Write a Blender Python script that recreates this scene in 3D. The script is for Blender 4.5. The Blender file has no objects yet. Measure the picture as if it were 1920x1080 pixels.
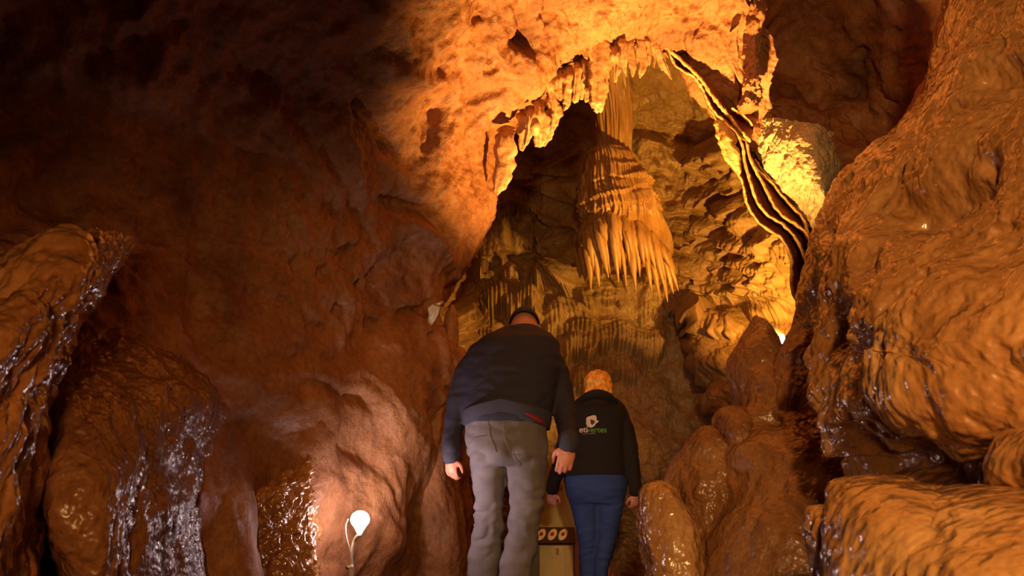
import bpy, bmesh, math, random
import numpy as np
from concurrent.futures import ThreadPoolExecutor
from mathutils import Vector, Matrix

random.seed(4)
RNG = np.random.default_rng(11)
SC = bpy.context.scene
COL = SC.collection

# ------------------------------------------------------------------ camera
CAM_Z, PITCH, FPX = 0.5, math.radians(14.0), 1867.0
cd = bpy.data.cameras.new('camera')
cd.sensor_width = 36.0
cd.lens = FPX * 36.0 / 1920.0
cd.clip_start = 0.02
cd.dof.use_dof = True
cd.dof.focus_distance = 7.5
cd.dof.aperture_fstop = 7.0
cam = bpy.data.objects.new('camera', cd)
COL.objects.link(cam)
cam.location = (0, 0, CAM_Z)
cam.rotation_euler = (math.pi / 2 + PITCH, 0, 0)
SC.camera = cam
FWD = np.array([0, math.cos(PITCH), math.sin(PITCH)])
UPV = np.array([0, -math.sin(PITCH), math.cos(PITCH)])
RGT = np.array([1.0, 0, 0])
C0 = np.array([0, 0, CAM_Z])


def P(px, py, d):
    """measured photo position and distance -> point of the cave, in metres"""
    px = np.asarray(px, float); py = np.asarray(py, float); d = np.asarray(d, float)
    a = ((px - 960) / FPX * d)[..., None] * RGT
    b = (-(py - 540) / FPX * d)[..., None] * UPV
    return C0 + a + b + d[..., None] * FWD


# ------------------------------------------------------------------ world, exposure, lights
W = bpy.data.worlds.new('cave_dark')
W.use_nodes = True
W.node_tree.nodes['Background'].inputs[0].default_value = (0.0, 0.0, 0.0, 1)
W.node_tree.nodes['Background'].inputs[1].default_value = 0.0
SC.world = W
vs = SC.view_settings
vs.view_transform = 'Standard'; vs.look = 'None'; vs.gamma = 1.0; vs.use_curve_mapping = False
vs.exposure = 0.0
SC.display_settings.display_device = 'sRGB'
SC.cycles.use_denoising = True
SC.cycles.max_bounces = 5
SC.cycles.diffuse_bounces = 3
SC.cycles.glossy_bounces = 2
SC.cycles.transmission_bounces = 3
SC.cycles.sample_clamp_indirect = 3.0
SC.cycles.caustics_reflective = False
SC.cycles.caustics_refractive = False


def light(name, kind, loc, col, power, size=0.1, target=None, spot=None, blend=0.6):
    l = bpy.data.lights.new(name, kind)
    l.color = col; l.energy = power
    if kind == 'AREA':
        l.size = size
    else:
        l.shadow_soft_size = size
    if kind == 'SPOT':
        l.spot_size = math.radians(spot); l.spot_blend = blend
    o = bpy.data.objects.new(name, l); COL.objects.link(o)
    o.location = Vector(loc)
    if target is not None:
        o.rotation_euler = (Vector(target) - Vector(loc)).to_track_quat('-Z', 'Y').to_euler()
    return o


WARM = (1.0, 0.50, 0.11)
# floodlight on the ground behind the stalagmites, aimed up at the arch
light('arch_floodlight', 'SPOT', P(1312, 850, 5.4), (1.0, 0.50, 0.11), 1750, 0.05, P(1180, 90, 6.0), 86, 1.0)
# lamp in the rear chamber, behind the ridge on the right
light('chamber_lamp_light', 'SPOT', P(1484, 614, 7.45), (1.0, 0.50, 0.07), 400, 0.04, P(1240, 380, 9.6), 128, 0.5)
# passage lamps behind the photographer, and one added low fill
light('passage_light', 'SPOT', (0.35, -0.8, 1.35), (1.0, 0.60, 0.22), 560, 0.09, (1.6, 3.2, 1.1), 72, 0.9)
light('low_fill_light', 'SPOT', (0.25, -0.5, 0.6), (1.0, 0.55, 0.20), 90, 0.1, (1.35, 4.0, 0.45), 40, 1.0)  # added fill, no lamp of the cave: lifts the dark band below the buttress
light('passage_light_left', 'SPOT', (-0.3, -0.7, 0.6), (1.0, 0.50, 0.17), 270, 0.15, (-1.25, 4.0, 0.35), 50, 1.0)


# ------------------------------------------------------------------ noise
_G = RNG.normal(size=(256, 3)).astype(np.float32); _G /= np.linalg.norm(_G, axis=1)[:, None]
_GX, _GY, _GZ = (np.ascontiguousarray(_G[:, k]) for k in range(3))
_PT = np.tile(RNG.permutation(256).astype(np.int32), 2)
_POOL = ThreadPoolExecutor(4)


def _pchunk(p, s):
    fl = np.floor(p); f = (p - fl).astype(np.float32); i = fl.astype(np.int32)
    x, y, z = f[:, 0], f[:, 1], f[:, 2]
    w = f * f * f * (f * (f * 6 - 15) + 10)
    ix, iy, iz = (i[:, 0] + s * 17) & 255, (i[:, 1] + s * 41) & 255, (i[:, 2] + s * 7) & 255
    iy1 = (iy + 1) & 255; iz1 = (iz + 1) & 255
    A = _PT[ix]; B = _PT[ix + 1]
    AA = _PT[A + iy]; AB = _PT[A + iy1]; BA = _PT[B + iy]; BB = _PT[B + iy1]

    def g(h, z_, dx, dy, dz):
        k = _PT[h + z_]
        return _GX[k] * (x - dx) + _GY[k] * (y - dy) + _GZ[k] * (z - dz)
    wx, wy, wz = w[:, 0], w[:, 1], w[:, 2]
    a0 = g(AA, iz, 0, 0, 0); a1 = g(BA, iz, 1, 0, 0); b0 = g(AB, iz, 0, 1, 0); b1 = g(BB, iz, 1, 1, 0)
    c0 = g(AA, iz1, 0, 0, 1); c1 = g(BA, iz1, 1, 0, 1); d0 = g(AB, iz1, 0, 1, 1); d1 = g(BB, iz1, 1, 1, 1)
    a0 += wx * (a1 - a0); b0 += wx * (b1 - b0); c0 += wx * (c1 - c0); d0 += wx * (d1 - d0)
    a0 += wy * (b0 - a0); c0 += wy * (d0 - c0)
    return (a0 + wz * (c0 - a0)) * 1.5


def perlin(p, s=0):
    p = np.asarray(p, np.float64)
    sh = p.shape[:-1]; p = p.reshape(-1, 3); n = 20000
    if len(p) <= n: return _pchunk(p, s).reshape(sh)
    return np.concatenate(list(_POOL.map(lambda k: _pchunk(p[k:k + n], s), range(0, len(p), n)))).reshape(sh)


def fbm(p, o=4, s=0, g=0.5):
    r = 0; a = 1.0; q = np.asarray(p, float)
    for k in range(o):
        r = r + a * perlin(q, s + k); q = q * 2.03; a *= g
    return r


def billow(p, o=3, s=0, g=0.5):
    r = 0; a = 1.0; q = np.asarray(p, float)
    for k in range(o):
        r = r + a * (np.abs(perlin(q, s + k)) * 2 - 0.5); q = q * 2.07; a *= g
    return r


def ridged(p, o=3, s=0, g=0.5):
    return -billow(p, o, s, g)


def sst(a, b, x):
    t = np.clip((x - a) / (b - a + 1e-12), 0, 1)
    return t * t * (3 - 2 * t)


def line_feat(V, pts, r, am):
    """groove or ridge along a line of measured points"""
    L = crom(np.array([P(*p_) for p_ in pts]), 28) if len(pts) > 1 else np.array([P(*pts[0])])
    d2 = np.full(V.shape[:-1], 1e9)
    for l in L:
        d2 = np.minimum(d2, (V[..., 0] - l[0]) ** 2 + (V[..., 2] - l[2]) ** 2 + .12 * (V[..., 1] - l[1]) ** 2)
    return am * np.exp(-d2 / r ** 2) * (1 + 0.35 * perlin(V * 9, 61))


# ------------------------------------------------------------------ mesh helpers
def new_mesh(name, V, F, mat=None, smooth=True):
    me = bpy.data.meshes.new(name)
    V = np.asarray(V, np.float32).reshape(-1, 3)
    if isinstance(F, np.ndarray) and F.ndim == 2:
        n, k = F.shape
        me.vertices.add(len(V)); me.vertices.foreach_set('co', V.ravel())
        me.loops.add(n * k); me.loops.foreach_set('vertex_index', F.astype(np.int32).ravel())
        me.polygons.add(n)
        me.polygons.foreach_set('loop_start', np.arange(0, n * k, k, dtype=np.int32))
        me.update(calc_edges=True); me.validate()
    else:
        me.from_pydata([tuple(map(float, v)) for v in V], [], [tuple(int(i) for i in f) for f in F])
        me.update()
    if smooth:
        me.polygons.foreach_set('use_smooth', np.ones(len(me.polygons), dtype=bool))
    if mat:
        me.materials.append(mat)
    return me


def link(name, me, parent=None, label=None, cat=None, group=None, kind=None):
    o = bpy.data.objects.new(name, me); COL.objects.link(o)
    if parent: o.parent = parent
    if label: o['label'] = label
    if cat: o['category'] = cat
    if group: o['group'] = group
    if kind: o['kind'] = kind
    return o


def recentre(o, base=None):
    """put the origin of a mesh thing at its base, before children are added"""
    me = o.data
    n = len(me.vertices); a = np.empty(n * 3, np.float32); me.vertices.foreach_get('co', a); a = a.reshape(-1, 3)
    c = np.array([a[:, 0].mean(), a[:, 1].mean(), a[:, 2].min()]) if base is None else np.array(base)
    me.vertices.foreach_set('co', (a - c).astype(np.float32).ravel()); me.update()
    o.location = Vector(c)
    return c


def child(o, name, V, F, mat, label=None, smooth=True, kind=None):
    """mesh part given in world coordinates"""
    off = np.array(o.matrix_world.translation if o.parent else o.location)
    V = np.asarray(V, float).reshape(-1, 3) - np.array(world_loc(o))
    c = link(name, new_mesh(name, V, F, mat, smooth), o, label=label, kind=kind)
    return c


def world_loc(o):
    l = np.array(o.location)
    while o.parent:
        o = o.parent; l = l + np.array(o.location)
    return l


def grid_faces(nu, nv, wrap=False):
    i = np.arange(nu if wrap else nu - 1); j = np.arange(nv - 1)
    I, J = np.meshgrid(i, j, indexing='ij'); I2 = (I + 1) % nu
    return np.stack([I * nv + J, I2 * nv + J, I2 * nv + J + 1, I * nv + J + 1], -1).reshape(-1, 4)


def crom(G, n, axis=0):
    """resample control points along an axis with a Catmull-Rom spline"""
    G = np.moveaxis(np.asarray(G, float), axis, 0)
    k = len(G)
    E = np.concatenate([2 * G[:1] - G[1:2], G, 2 * G[-1:] - G[-2:-1]])
    t = np.linspace(0, k - 1, n); i = np.minimum(t.astype(int), k - 2); f = (t - i).reshape((-1,) + (1,) * (G.ndim - 1))
    a, b, c, d = E[i], E[i + 1], E[i + 2], E[i + 3]
    r = 0.5 * (2 * b + (c - a) * f + (2 * a - 5 * b + 4 * c - d) * f ** 2 + (3 * b - a - 3 * c + d) * f ** 3)
    return np.moveaxis(r, 0, axis)


def normals(V, toward=None):
    du = np.gradient(V, axis=0); dv = np.gradient(V, axis=1)
    n = np.cross(du, dv); n /= np.linalg.norm(n, axis=-1, keepdims=True) + 1e-9
    if toward is not None:
        s = np.sign(((toward - V) * n).sum(-1)); m = np.sign(s.sum()); n = n * m
    return n


def smooth_curve(pts, n):
    return crom(np.array(pts, float), n)


def blob(rows, nv=80, nr=96, pow_=2.0, close=True, flat=1.0):
    """stack of upright rings: rows of (py, x left, x right, depth, half thickness in m); returns grid [ring, vert]"""
    R = crom(np.array(rows, float), nv)
    py, xl, xr, d, t = R.T
    c = P((xl + xr) / 2, py, d); w = np.maximum((xr - xl) / 2 / FPX * d, 0.002); t = np.maximum(t, 0.002)
    a = np.linspace(0, 2 * math.pi, nr, endpoint=False)
    ca = np.sign(np.cos(a)) * np.abs(np.cos(a)) ** (2 / pow_); sa = np.sign(np.sin(a)) * np.abs(np.sin(a)) ** (2 / pow_)
    V = np.zeros((nr, nv, 3))
    V[..., 0] = c[None, :, 0] + ca[:, None] * w
    V[..., 1] = c[None, :, 1] + sa[:, None] * t
    V[..., 2] = c[None, :, 2]
    return V


def blob_mesh(V, extra_caps=True):
    nr, nv, _ = V.shape
    F = grid_faces(nr, nv, True)
    Vf = V.reshape(-1, 3)
    top = V[:, 0].mean(0); bot = V[:, -1].mean(0)
    Vf = np.concatenate([Vf, top[None], bot[None]])
    i = np.arange(nr); i2 = (i + 1) % nr
    c1 = np.stack([np.full(nr, len(Vf) - 2), i2 * nv, i * nv, i * nv], -1)
    tri1 = [(len(Vf) - 2, int(b) * nv, int(a) * nv) for a, b in zip(i, i2)]
    tri2 = [(len(Vf) - 1, int(a) * nv + nv - 1, int(b) * nv + nv - 1) for a, b in zip(i, i2)]
    return Vf, [tuple(f) for f in F.tolist()] + tri1 + tri2


def tube(pts, rad, n=12, nseg=None, sx=1.0, up=(0, 1, 0)):
    """round tube along points with radii, domed ends; sx flattens along the up direction"""
    pts = np.array(pts, float); rad = np.array(rad, float)
    if rad.ndim == 0: rad = np.full(len(pts), float(rad))
    nseg = nseg or max(2, (len(pts) - 1) * 6 + 1)
    Q = crom(pts, nseg); R = np.maximum(np.interp(np.linspace(0, len(pts) - 1, nseg), np.arange(len(pts)), rad), 1e-4)
    T = np.gradient(Q, axis=0); T /= np.linalg.norm(T, axis=1)[:, None] + 1e-9
    cs, rs = [], []
    for k in (1.0, 0.8, 0.45):
        cs.append(Q[0] - T[0] * R[0] * k); rs.append(R[0] * math.sqrt(max(0, 1 - k * k)) + 1e-4)
    for q, r in zip(Q, R): cs.append(q); rs.append(r)
    for k in (0.45, 0.8, 1.0):
        cs.append(Q[-1] + T[-1] * R[-1] * k); rs.append(R[-1] * math.sqrt(max(0, 1 - k * k)) + 1e-4)
    TT = np.concatenate([np.repeat(T[:1], 3, 0), T, np.repeat(T[-1:], 3, 0)])
    u = np.array(up, float); V = []
    a = np.linspace(0, 2 * math.pi, n, endpoint=False)
    for c, r, t in zip(cs, rs, TT):
        b = np.cross(t, u)
        if np.linalg.norm(b) < 1e-3: b = np.cross(t, [1, 0, 0])
        b /= np.linalg.norm(b); e = np.cross(b, t)
        V.append(c + r * (np.cos(a)[:, None] * b + sx * np.sin(a)[:, None] * e))
    V = np.array(V).transpose(1, 0, 2)
    return blob_mesh(V)


def ellipsoid(c, r, n=24, m=16, rot=None):
    th = np.linspace(0, math.pi, m + 2)[1:-1]; a = np.linspace(0, 2 * math.pi, n, endpoint=False)
    V = np.zeros((n, m, 3))
    V[..., 0] = np.cos(a)[:, None] * np.sin(th); V[..., 1] = np.sin(a)[:, None] * np.sin(th); V[..., 2] = np.cos(th)[None, :]
    Vf, F = blob_mesh(V)
    Vf[-2] = (0, 0, 1); Vf[-1] = (0, 0, -1)
    Vf = Vf * np.array(r)
    if rot is not None: Vf = Vf @ np.array(rot).T
    return Vf + np.array(c), F


def box(c, s, rot=None):
    V = np.array([(x, y, z) for x in (-1, 1) for y in (-1, 1) for z in (-1, 1)], float) * np.array(s) / 2
    if rot is not None: V = V @ np.array(rot).T
    F = [(0, 1, 3, 2), (4, 6, 7, 5), (0, 4, 5, 1), (2, 3, 7, 6), (0, 2, 6, 4), (1, 5, 7, 3)]
    return V + np.array(c), F


def merge(parts):
    V, F, n = [], [], 0
    for v, f in parts:
        V.append(np.asarray(v, float).reshape(-1, 3)); F += [tuple(int(i) + n for i in q) for q in f]; n += len(V[-1])
    return np.concatenate(V), F


def remesh(parts, voxel=0.01, smooth_it=4, sm=0.5):
    """one continuous closed surface from overlapping solids"""
    V, F = merge(parts)
    me = new_mesh('tmp', V, F)
    bm = bmesh.new(); bm.from_mesh(me); bmesh.ops.recalc_face_normals(bm, faces=bm.faces); bm.to_mesh(me); bm.free()
    o = bpy.data.objects.new('tmp', me); COL.objects.link(o)
    m = o.modifiers.new('r', 'REMESH'); m.mode = 'VOXEL'; m.voxel_size = voxel; m.adaptivity = 0
    if smooth_it:
        s = o.modifiers.new('s', 'SMOOTH'); s.factor = sm; s.iterations = smooth_it
    dg = bpy.context.evaluated_depsgraph_get(); ev = o.evaluated_get(dg)
    m2 = ev.to_mesh()
    n = len(m2.vertices); a = np.empty(n * 3, np.float32); m2.vertices.foreach_get('co', a)
    f = [tuple(p.vertices) for p in m2.polygons]
    ev.to_mesh_clear(); bpy.data.objects.remove(o); bpy.data.meshes.remove(me)
    F = np.array([q if len(q) == 4 else q + (q[-1],) for q in f]) if not all(len(q) == 4 for q in f) else np.array(f)
    return a.reshape(-1, 3).astype(float), (F if all(len(q) == 4 for q in f) else f)


def vnormals(V, F):
    F = np.array([list(q)[:4] if len(q) >= 4 else list(q) + [q[-1]] for q in F]) if not isinstance(F, np.ndarray) else F
    n = np.cross(V[F[:, 2]] - V[F[:, 0]], V[F[:, 3]] - V[F[:, 1]])
    N = np.zeros_like(V)
    for k in range(4): np.add.at(N, F[:, k], n)
    return N / (np.linalg.norm(N, axis=1, keepdims=True) + 1e-9)


# ------------------------------------------------------------------ materials
def _nt(name):
    m = bpy.data.materials.new(name); m.use_nodes = True
    nt = m.node_tree; b = nt.nodes['Principled BSDF']
    return m, nt, b


def lin(c):
    return tuple((x / 12.92 if x <= 0.04045 else ((x + 0.055) / 1.055) ** 2.4) for x in c) + (1,)


def rock_mat(name, cols, rough=(0.35, 0.6), scale=2.0, bump=0.4, fine=40.0, stretch=(1, 1, 1), speck=0.25, coat=0.0, translucent=0.0, spec=0.5, fine_b=0.5, det=7):
    m, nt, b = _nt(name); N, L = nt.nodes, nt.links
    tc = N.new('ShaderNodeTexCoord')
    geo = N.new('ShaderNodeNewGeometry')
    mp = N.new('ShaderNodeMapping'); mp.inputs['Scale'].default_value = stretch
    L.new(geo.outputs['Position'], mp.inputs['Vector'])
    n1 = N.new('ShaderNodeTexNoise'); n1.inputs['Scale'].default_value = scale; n1.inputs['Detail'].default_value = 6; n1.inputs['Roughness'].default_value = 0.62
    n1.inputs['Distortion'].default_value = 0.6
    L.new(mp.outputs[0], n1.inputs['Vector'])
    cr = N.new('ShaderNodeValToRGB')
    els = cr.color_ramp.elements
    pos = np.linspace(0.3, 0.7, len(cols))
    els[0].position = pos[0]; els[0].color = lin(cols[0]); els[1].position = pos[-1]; els[1].color = lin(cols[-1])
    for p_, c in zip(pos[1:-1], cols[1:-1]):
        e = els.new(p_); e.color = lin(c)
    L.new(n1.outputs['Fac'], cr.inputs[0])
    n2 = N.new('ShaderNodeTexNoise'); n2.inputs['Scale'].default_value = fine; n2.inputs['Detail'].default_value = 4; n2.inputs['Roughness'].default_value = 0.7
    L.new(mp.outputs[0], n2.inputs['Vector'])
    mr = N.new('ShaderNodeMapRange'); mr.inputs[1].default_value = 0.3; mr.inputs[2].default_value = 0.7; mr.inputs[3].default_value = 1 - speck; mr.inputs[4].default_value = 1 + speck * 0.6
    L.new(n2.outputs['Fac'], mr.inputs[0])
    mx = N.new('ShaderNodeVectorMath'); mx.operation = 'SCALE'
    L.new(cr.outputs[0], mx.inputs[0]); L.new(mr.outputs[0], mx.inputs['Scale'])
    L.new(mx.outputs[0], b.inputs['Base Color'])
    n3 = N.new('ShaderNodeTexNoise'); n3.inputs['Scale'].default_value = scale * 3; n3.inputs['Detail'].default_value = 5
    L.new(mp.outputs[0], n3.inputs['Vector'])
    rr = N.new('ShaderNodeMapRange'); rr.inputs[1].default_value = 0.35; rr.inputs[2].default_value = 0.65; rr.inputs[3].default_value = rough[0]; rr.inputs[4].default_value = rough[1]
    L.new(n3.outputs['Fac'], rr.inputs[0]); L.new(rr.outputs[0], b.inputs['Roughness'])
    b.inputs['Specular IOR Level'].default_value = spec
    n4 = N.new('ShaderNodeTexNoise'); n4.inputs['Scale'].default_value = fine * 0.35; n4.inputs['Detail'].default_value = det; n4.inputs['Roughness'].default_value = 0.6
    L.new(mp.outputs[0], n4.inputs['Vector'])
    add = N.new('ShaderNodeMath'); add.operation = 'MULTIPLY_ADD'; add.inputs[1].default_value = fine_b * 0.3
    L.new(n2.outputs['Fac'], add.inputs[0]); L.new(n4.outputs['Fac'], add.inputs[2])
    bp = N.new('ShaderNodeBump'); bp.inputs['Strength'].default_value = bump; bp.inputs['Distance'].default_value = 0.03
    L.new(add.outputs[0], bp.inputs['Height']); L.new(bp.outputs[0], b.inputs['Normal'])
    if coat:
        b.inputs['Coat Weight'].default_value = coat; b.inputs['Coat Roughness'].default_value = 0.12
        L.new(bp.outputs[0], b.inputs['Coat Normal'])
    if translucent:
        tr = N.new('ShaderNodeBsdfTranslucent'); tr.inputs[0].default_value = (0.9, 0.25, 0.04, 1)
        ms = N.new('ShaderNodeMixShader'); ms.inputs[0].default_value = translucent
        out = N['Material Output']
        L.new(b.outputs[0], ms.inputs[1]); L.new(tr.outputs[0], ms.inputs[2]); L.new(ms.outputs[0], out.inputs[0])
    return m


def plain(name, col, rough=0.6, metal=0.0, noise=0.0, nscale=30, bump=0.0, emit=None, estr=0.0, sheen=0.0):
    m, nt, b = _nt(name); N, L = nt.nodes, nt.links
    b.inputs['Base Color'].default_value = lin(col)
    b.inputs['Roughness'].default_value = rough; b.inputs['Metallic'].default_value = metal
    if noise or bump:
        tc = N.new('ShaderNodeTexCoord'); n = N.new('ShaderNodeTexNoise'); n.inputs['Scale'].default_value = nscale; n.inputs['Detail'].default_value = 5
        L.new(tc.outputs['Object'], n.inputs['Vector'])
        if noise:
            mr = N.new('ShaderNodeMapRange'); mr.inputs[1].default_value = 0.3; mr.inputs[2].default_value = 0.7; mr.inputs[3].default_value = 1 - noise; mr.inputs[4].default_value = 1 + noise
            rgb = N.new('ShaderNodeRGB'); rgb.outputs[0].default_value = lin(col)
            mx = N.new('ShaderNodeVectorMath'); mx.operation = 'SCALE'
            L.new(n.outputs['Fac'], mr.inputs[0]); L.new(rgb.outputs[0], mx.inputs[0]); L.new(mr.outputs[0], mx.inputs['Scale']); L.new(mx.outputs[0], b.inputs['Base Color'])
        if bump:
            bp = N.new('ShaderNodeBump'); bp.inputs['Strength'].default_value = bump; bp.inputs['Distance'].default_value = 0.005
            L.new(n.outputs['Fac'], bp.inputs['Height']); L.new(bp.outputs[0], b.inputs['Normal'])
    if emit:
        b.inputs['Emission Color'].default_value = tuple(emit) + (1,); b.inputs['Emission Strength'].default_value = estr
    if sheen:
        b.inputs['Sheen Weight'].default_value = sheen
    return m


M_WALL = rock_mat('dry_brown_limestone', [(0.40, 0.24, 0.15), (0.58, 0.38, 0.24), (0.68, 0.49, 0.35)], (0.42, 0.75), 1.6, 0.75, 34, speck=0.3, spec=0.35)
M_CHAM = rock_mat('chamber_flowstone', [(0.50, 0.37, 0.25), (0.63, 0.49, 0.34), (0.72, 0.60, 0.44)], (0.4, 0.7), 1.3, 0.35, 30, stretch=(1.6, 1, 0.6), speck=0.25)
M_COLM = rock_mat('orange_flowstone', [(0.56, 0.39, 0.24), (0.68, 0.50, 0.31), (0.74, 0.58, 0.40)], (0.3, 0.55), 2.5, 0.25, 36, stretch=(2, 1, 0.4), speck=0.15)
M_WET = rock_mat('wet_flowstone', [(0.50, 0.31, 0.16), (0.64, 0.43, 0.24), (0.72, 0.53, 0.34)], (0.24, 0.42), 2.2, 0.75, 52, speck=0.15, coat=1.0, fine_b=0.12, det=1.5)
M_WETD = rock_mat('wet_brown_flowstone', [(0.36, 0.21, 0.12), (0.50, 0.32, 0.19), (0.60, 0.42, 0.27)], (0.3, 0.55), 2.0, 0.7, 52, speck=0.2, coat=0.2, fine_b=0.15, det=2)
M_PALE = rock_mat('pale_limestone', [(0.62, 0.55, 0.42), (0.78, 0.70, 0.56), (0.82, 0.76, 0.62)], (0.5, 0.8), 5.0, 0.8, 60, speck=0.35)
M_STAL = rock_mat('arch_stalactite_stone', [(0.55, 0.38, 0.24), (0.68, 0.50, 0.33), (0.76, 0.60, 0.44)], (0.35, 0.6), 6, 0.4, 60, speck=0.2)
M_DRAP = rock_mat('drapery_stone', [(0.40, 0.22, 0.12), (0.55, 0.33, 0.19), (0.66, 0.44, 0.26)], (0.3, 0.5), 5, 0.3, 60, stretch=(1, 1, 1), speck=0.2, translucent=0.09)
M_RIM = rock_mat('drapery_edge_stone', [(0.78, 0.60, 0.36), (0.85, 0.70, 0.45)], (0.35, 0.6), 12, 0.6, 90, speck=0.3)
M_FLOOR = rock_mat('path_concrete', [(0.35, 0.28, 0.22), (0.45, 0.38, 0.30)], (0.5, 0.8), 3, 0.4, 50)


# ------------------------------------------------------------------ cave shell: walls and ceiling round the arch
# each column runs from the arch edge out towards the camera; a return behind the edge gives it thickness
FAN = [
    [(850, 1330, 6.15), (640, 1400, 5.0), (330, 1500, 3.7), (-150, 1700, 2.4), (-900, 2400, 1.2)],
    [(852, 1050, 6.15), (640, 1050, 4.95), (330, 1060, 3.75), (-150, 1100, 2.5), (-1300, 1250, 1.3)],
    [(850, 860, 6.15), (640, 860, 5.0), (330, 840, 3.9), (-150, 830, 2.7), (-1500, 800, 1.4)],
    [(836, 700, 6.15), (650, 690, 5.05), (350, 660, 4.15), (-150, 600, 3.2), (-1500, 350, 1.8)],
    [(800, 605, 6.15), (655, 570, 5.15), (370, 520, 4.4), (-150, 400, 3.6), (-1400, -100, 2.1)],
    [(854, 490, 6.15), (690, 430, 5.2), (420, 340, 4.6), (-80, 130, 3.8), (-1200, -600, 2.2)],
    [(906, 378, 6.15), (750, 290, 5.25), (510, 170, 4.6), (80, -120, 3.7), (-800, -1100, 2.2)],
    [(938, 268, 6.2), (820, 170, 5.35), (640, 20, 4.6), (330, -350, 3.5), (-300, -1500, 2.0)],
    [(1028, 166, 6.25), (930, 60, 5.5), (830, -100, 4.7), (650, -550, 3.4), (300, -1800, 1.9)],
    [(1083, 92, 6.3), (1020, -10, 5.65), (970, -190, 4.8), (880, -650, 3.4), (800, -2000, 1.9)],
    [(1140, 52, 6.35), (1120, -40, 5.75), (1110, -220, 4.9), (1100, -700, 3.4), (1100, -2100, 1.9)],
    [(1205, 64, 6.4), (1225, -30, 5.85), (1250, -220, 4.95), (1330, -700, 3.5), (1500, -2000, 2.0)],
    [(1265, 100, 6.45), (1320, 5, 5.95), (1385, -160, 5.3), (1600, -600, 3.9), (2300, -1800, 2.1)],
    [(1292, 137, 6.47), (1350, 38, 5.98), (1405, -80, 5.6), (1500, -300, 5.4), (2600, -1600, 2.2)],
    [(1318, 175, 6.5), (1380, 70, 6.0), (1424, -5, 5.85), (1500, -130, 6.3), (2900, -1400, 2.4)],
    [(1374, 262, 6.55), (1412, 190, 6.15), (1432, 140, 6.05), (1560, 70, 6.7), (3200, -800, 2.6)],
    [(1428, 345, 6.6), (1490, 280, 6.25), (1540, 225, 6.3), (1660, 160, 6.5), (3400, -300, 2.4)],
    [(1482, 448, 6.6), (1560, 420, 6.1), (1620, 400, 5.9), (1880, 360, 5.4), (3400, 250, 2.2)],
    [(1530, 620, 6.5), (1610, 620, 5.7), (1780, 620, 4.6), (2100, 650, 3.3), (3200, 800, 1.7)],
    [(1530, 900, 6.4), (1620, 900, 5.6), (1790, 900, 4.4), (2100, 950, 3.1), (3000, 1400, 1.5)],
    [(1530, 1330, 6.4), (1620, 1330, 5.5), (1790, 1400, 4.3), (2100, 1600, 3.0), (2800, 2400, 1.4)],
]
FAN = [[(1180 + (c[0][0] - 1180) * 1.02, 480 + (c[0][1] - 480) * 1.02, 8.0)] + c for c in FAN]
G = np.array([[P(*q) for q in c] for c in FAN])
NU, NVF = 860, 340
V = crom(G, NU, 0)
# denser near the arch, sparser towards the camera
tt = np.linspace(0, 1, NVF) ** 1.25
V0 = crom(V, 1200, 1)
V = np.stack([V0[:, int(round(t * 1199))] if False else
              V0[:, int(t * 1199)] * (1 - (t * 1199) % 1) + V0[:, min(1199, int(t * 1199) + 1)] * ((t * 1199) % 1) for t in tt], 1)
N_ = normals(V, C0 + FWD * 3)
s_col = np.linspace(0, len(FAN) - 1, NU)[:, None]; s_row = (tt * 5)[None, :]
amp = sst(0.2, 1.2, s_row) * (1 - 0.3 * sst(3.5, 5, s_row))
q = V * np.array([1, 1, 1.0])
near = 1 - 0.45 * sst(3.0, 1.2, s_row)                 # calmer rock round the arch
h = 0.20 * fbm(q * 0.9, 3, 1) * amp
left_low = sst(4.2, 2.6, s_col)                       # lower left: flowing, smooth
rough = 1 - 0.6 * left_low
h += near * 0.042 * ridged(q * np.array([2.3, 2.3, 1.9]), 4, 9, 0.55) * rough
h += 0.022 * fbm(q * np.array([10, 10, 6]), 4, 21, 0.62) * rough
h += 0.012 * np.abs(perlin(np.stack([q[..., 0] * 14, q[..., 1] * 8, q[..., 2] * 3.5], -1), 27)) * sst(2.4, 1.2, s_row)
pit = sst(0.25, 0.55, perlin(q * 6.5, 31)) * sst(-0.1, 0.3, perlin(q * 1.1, 33))
h -= 0.045 * pit * rough
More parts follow.
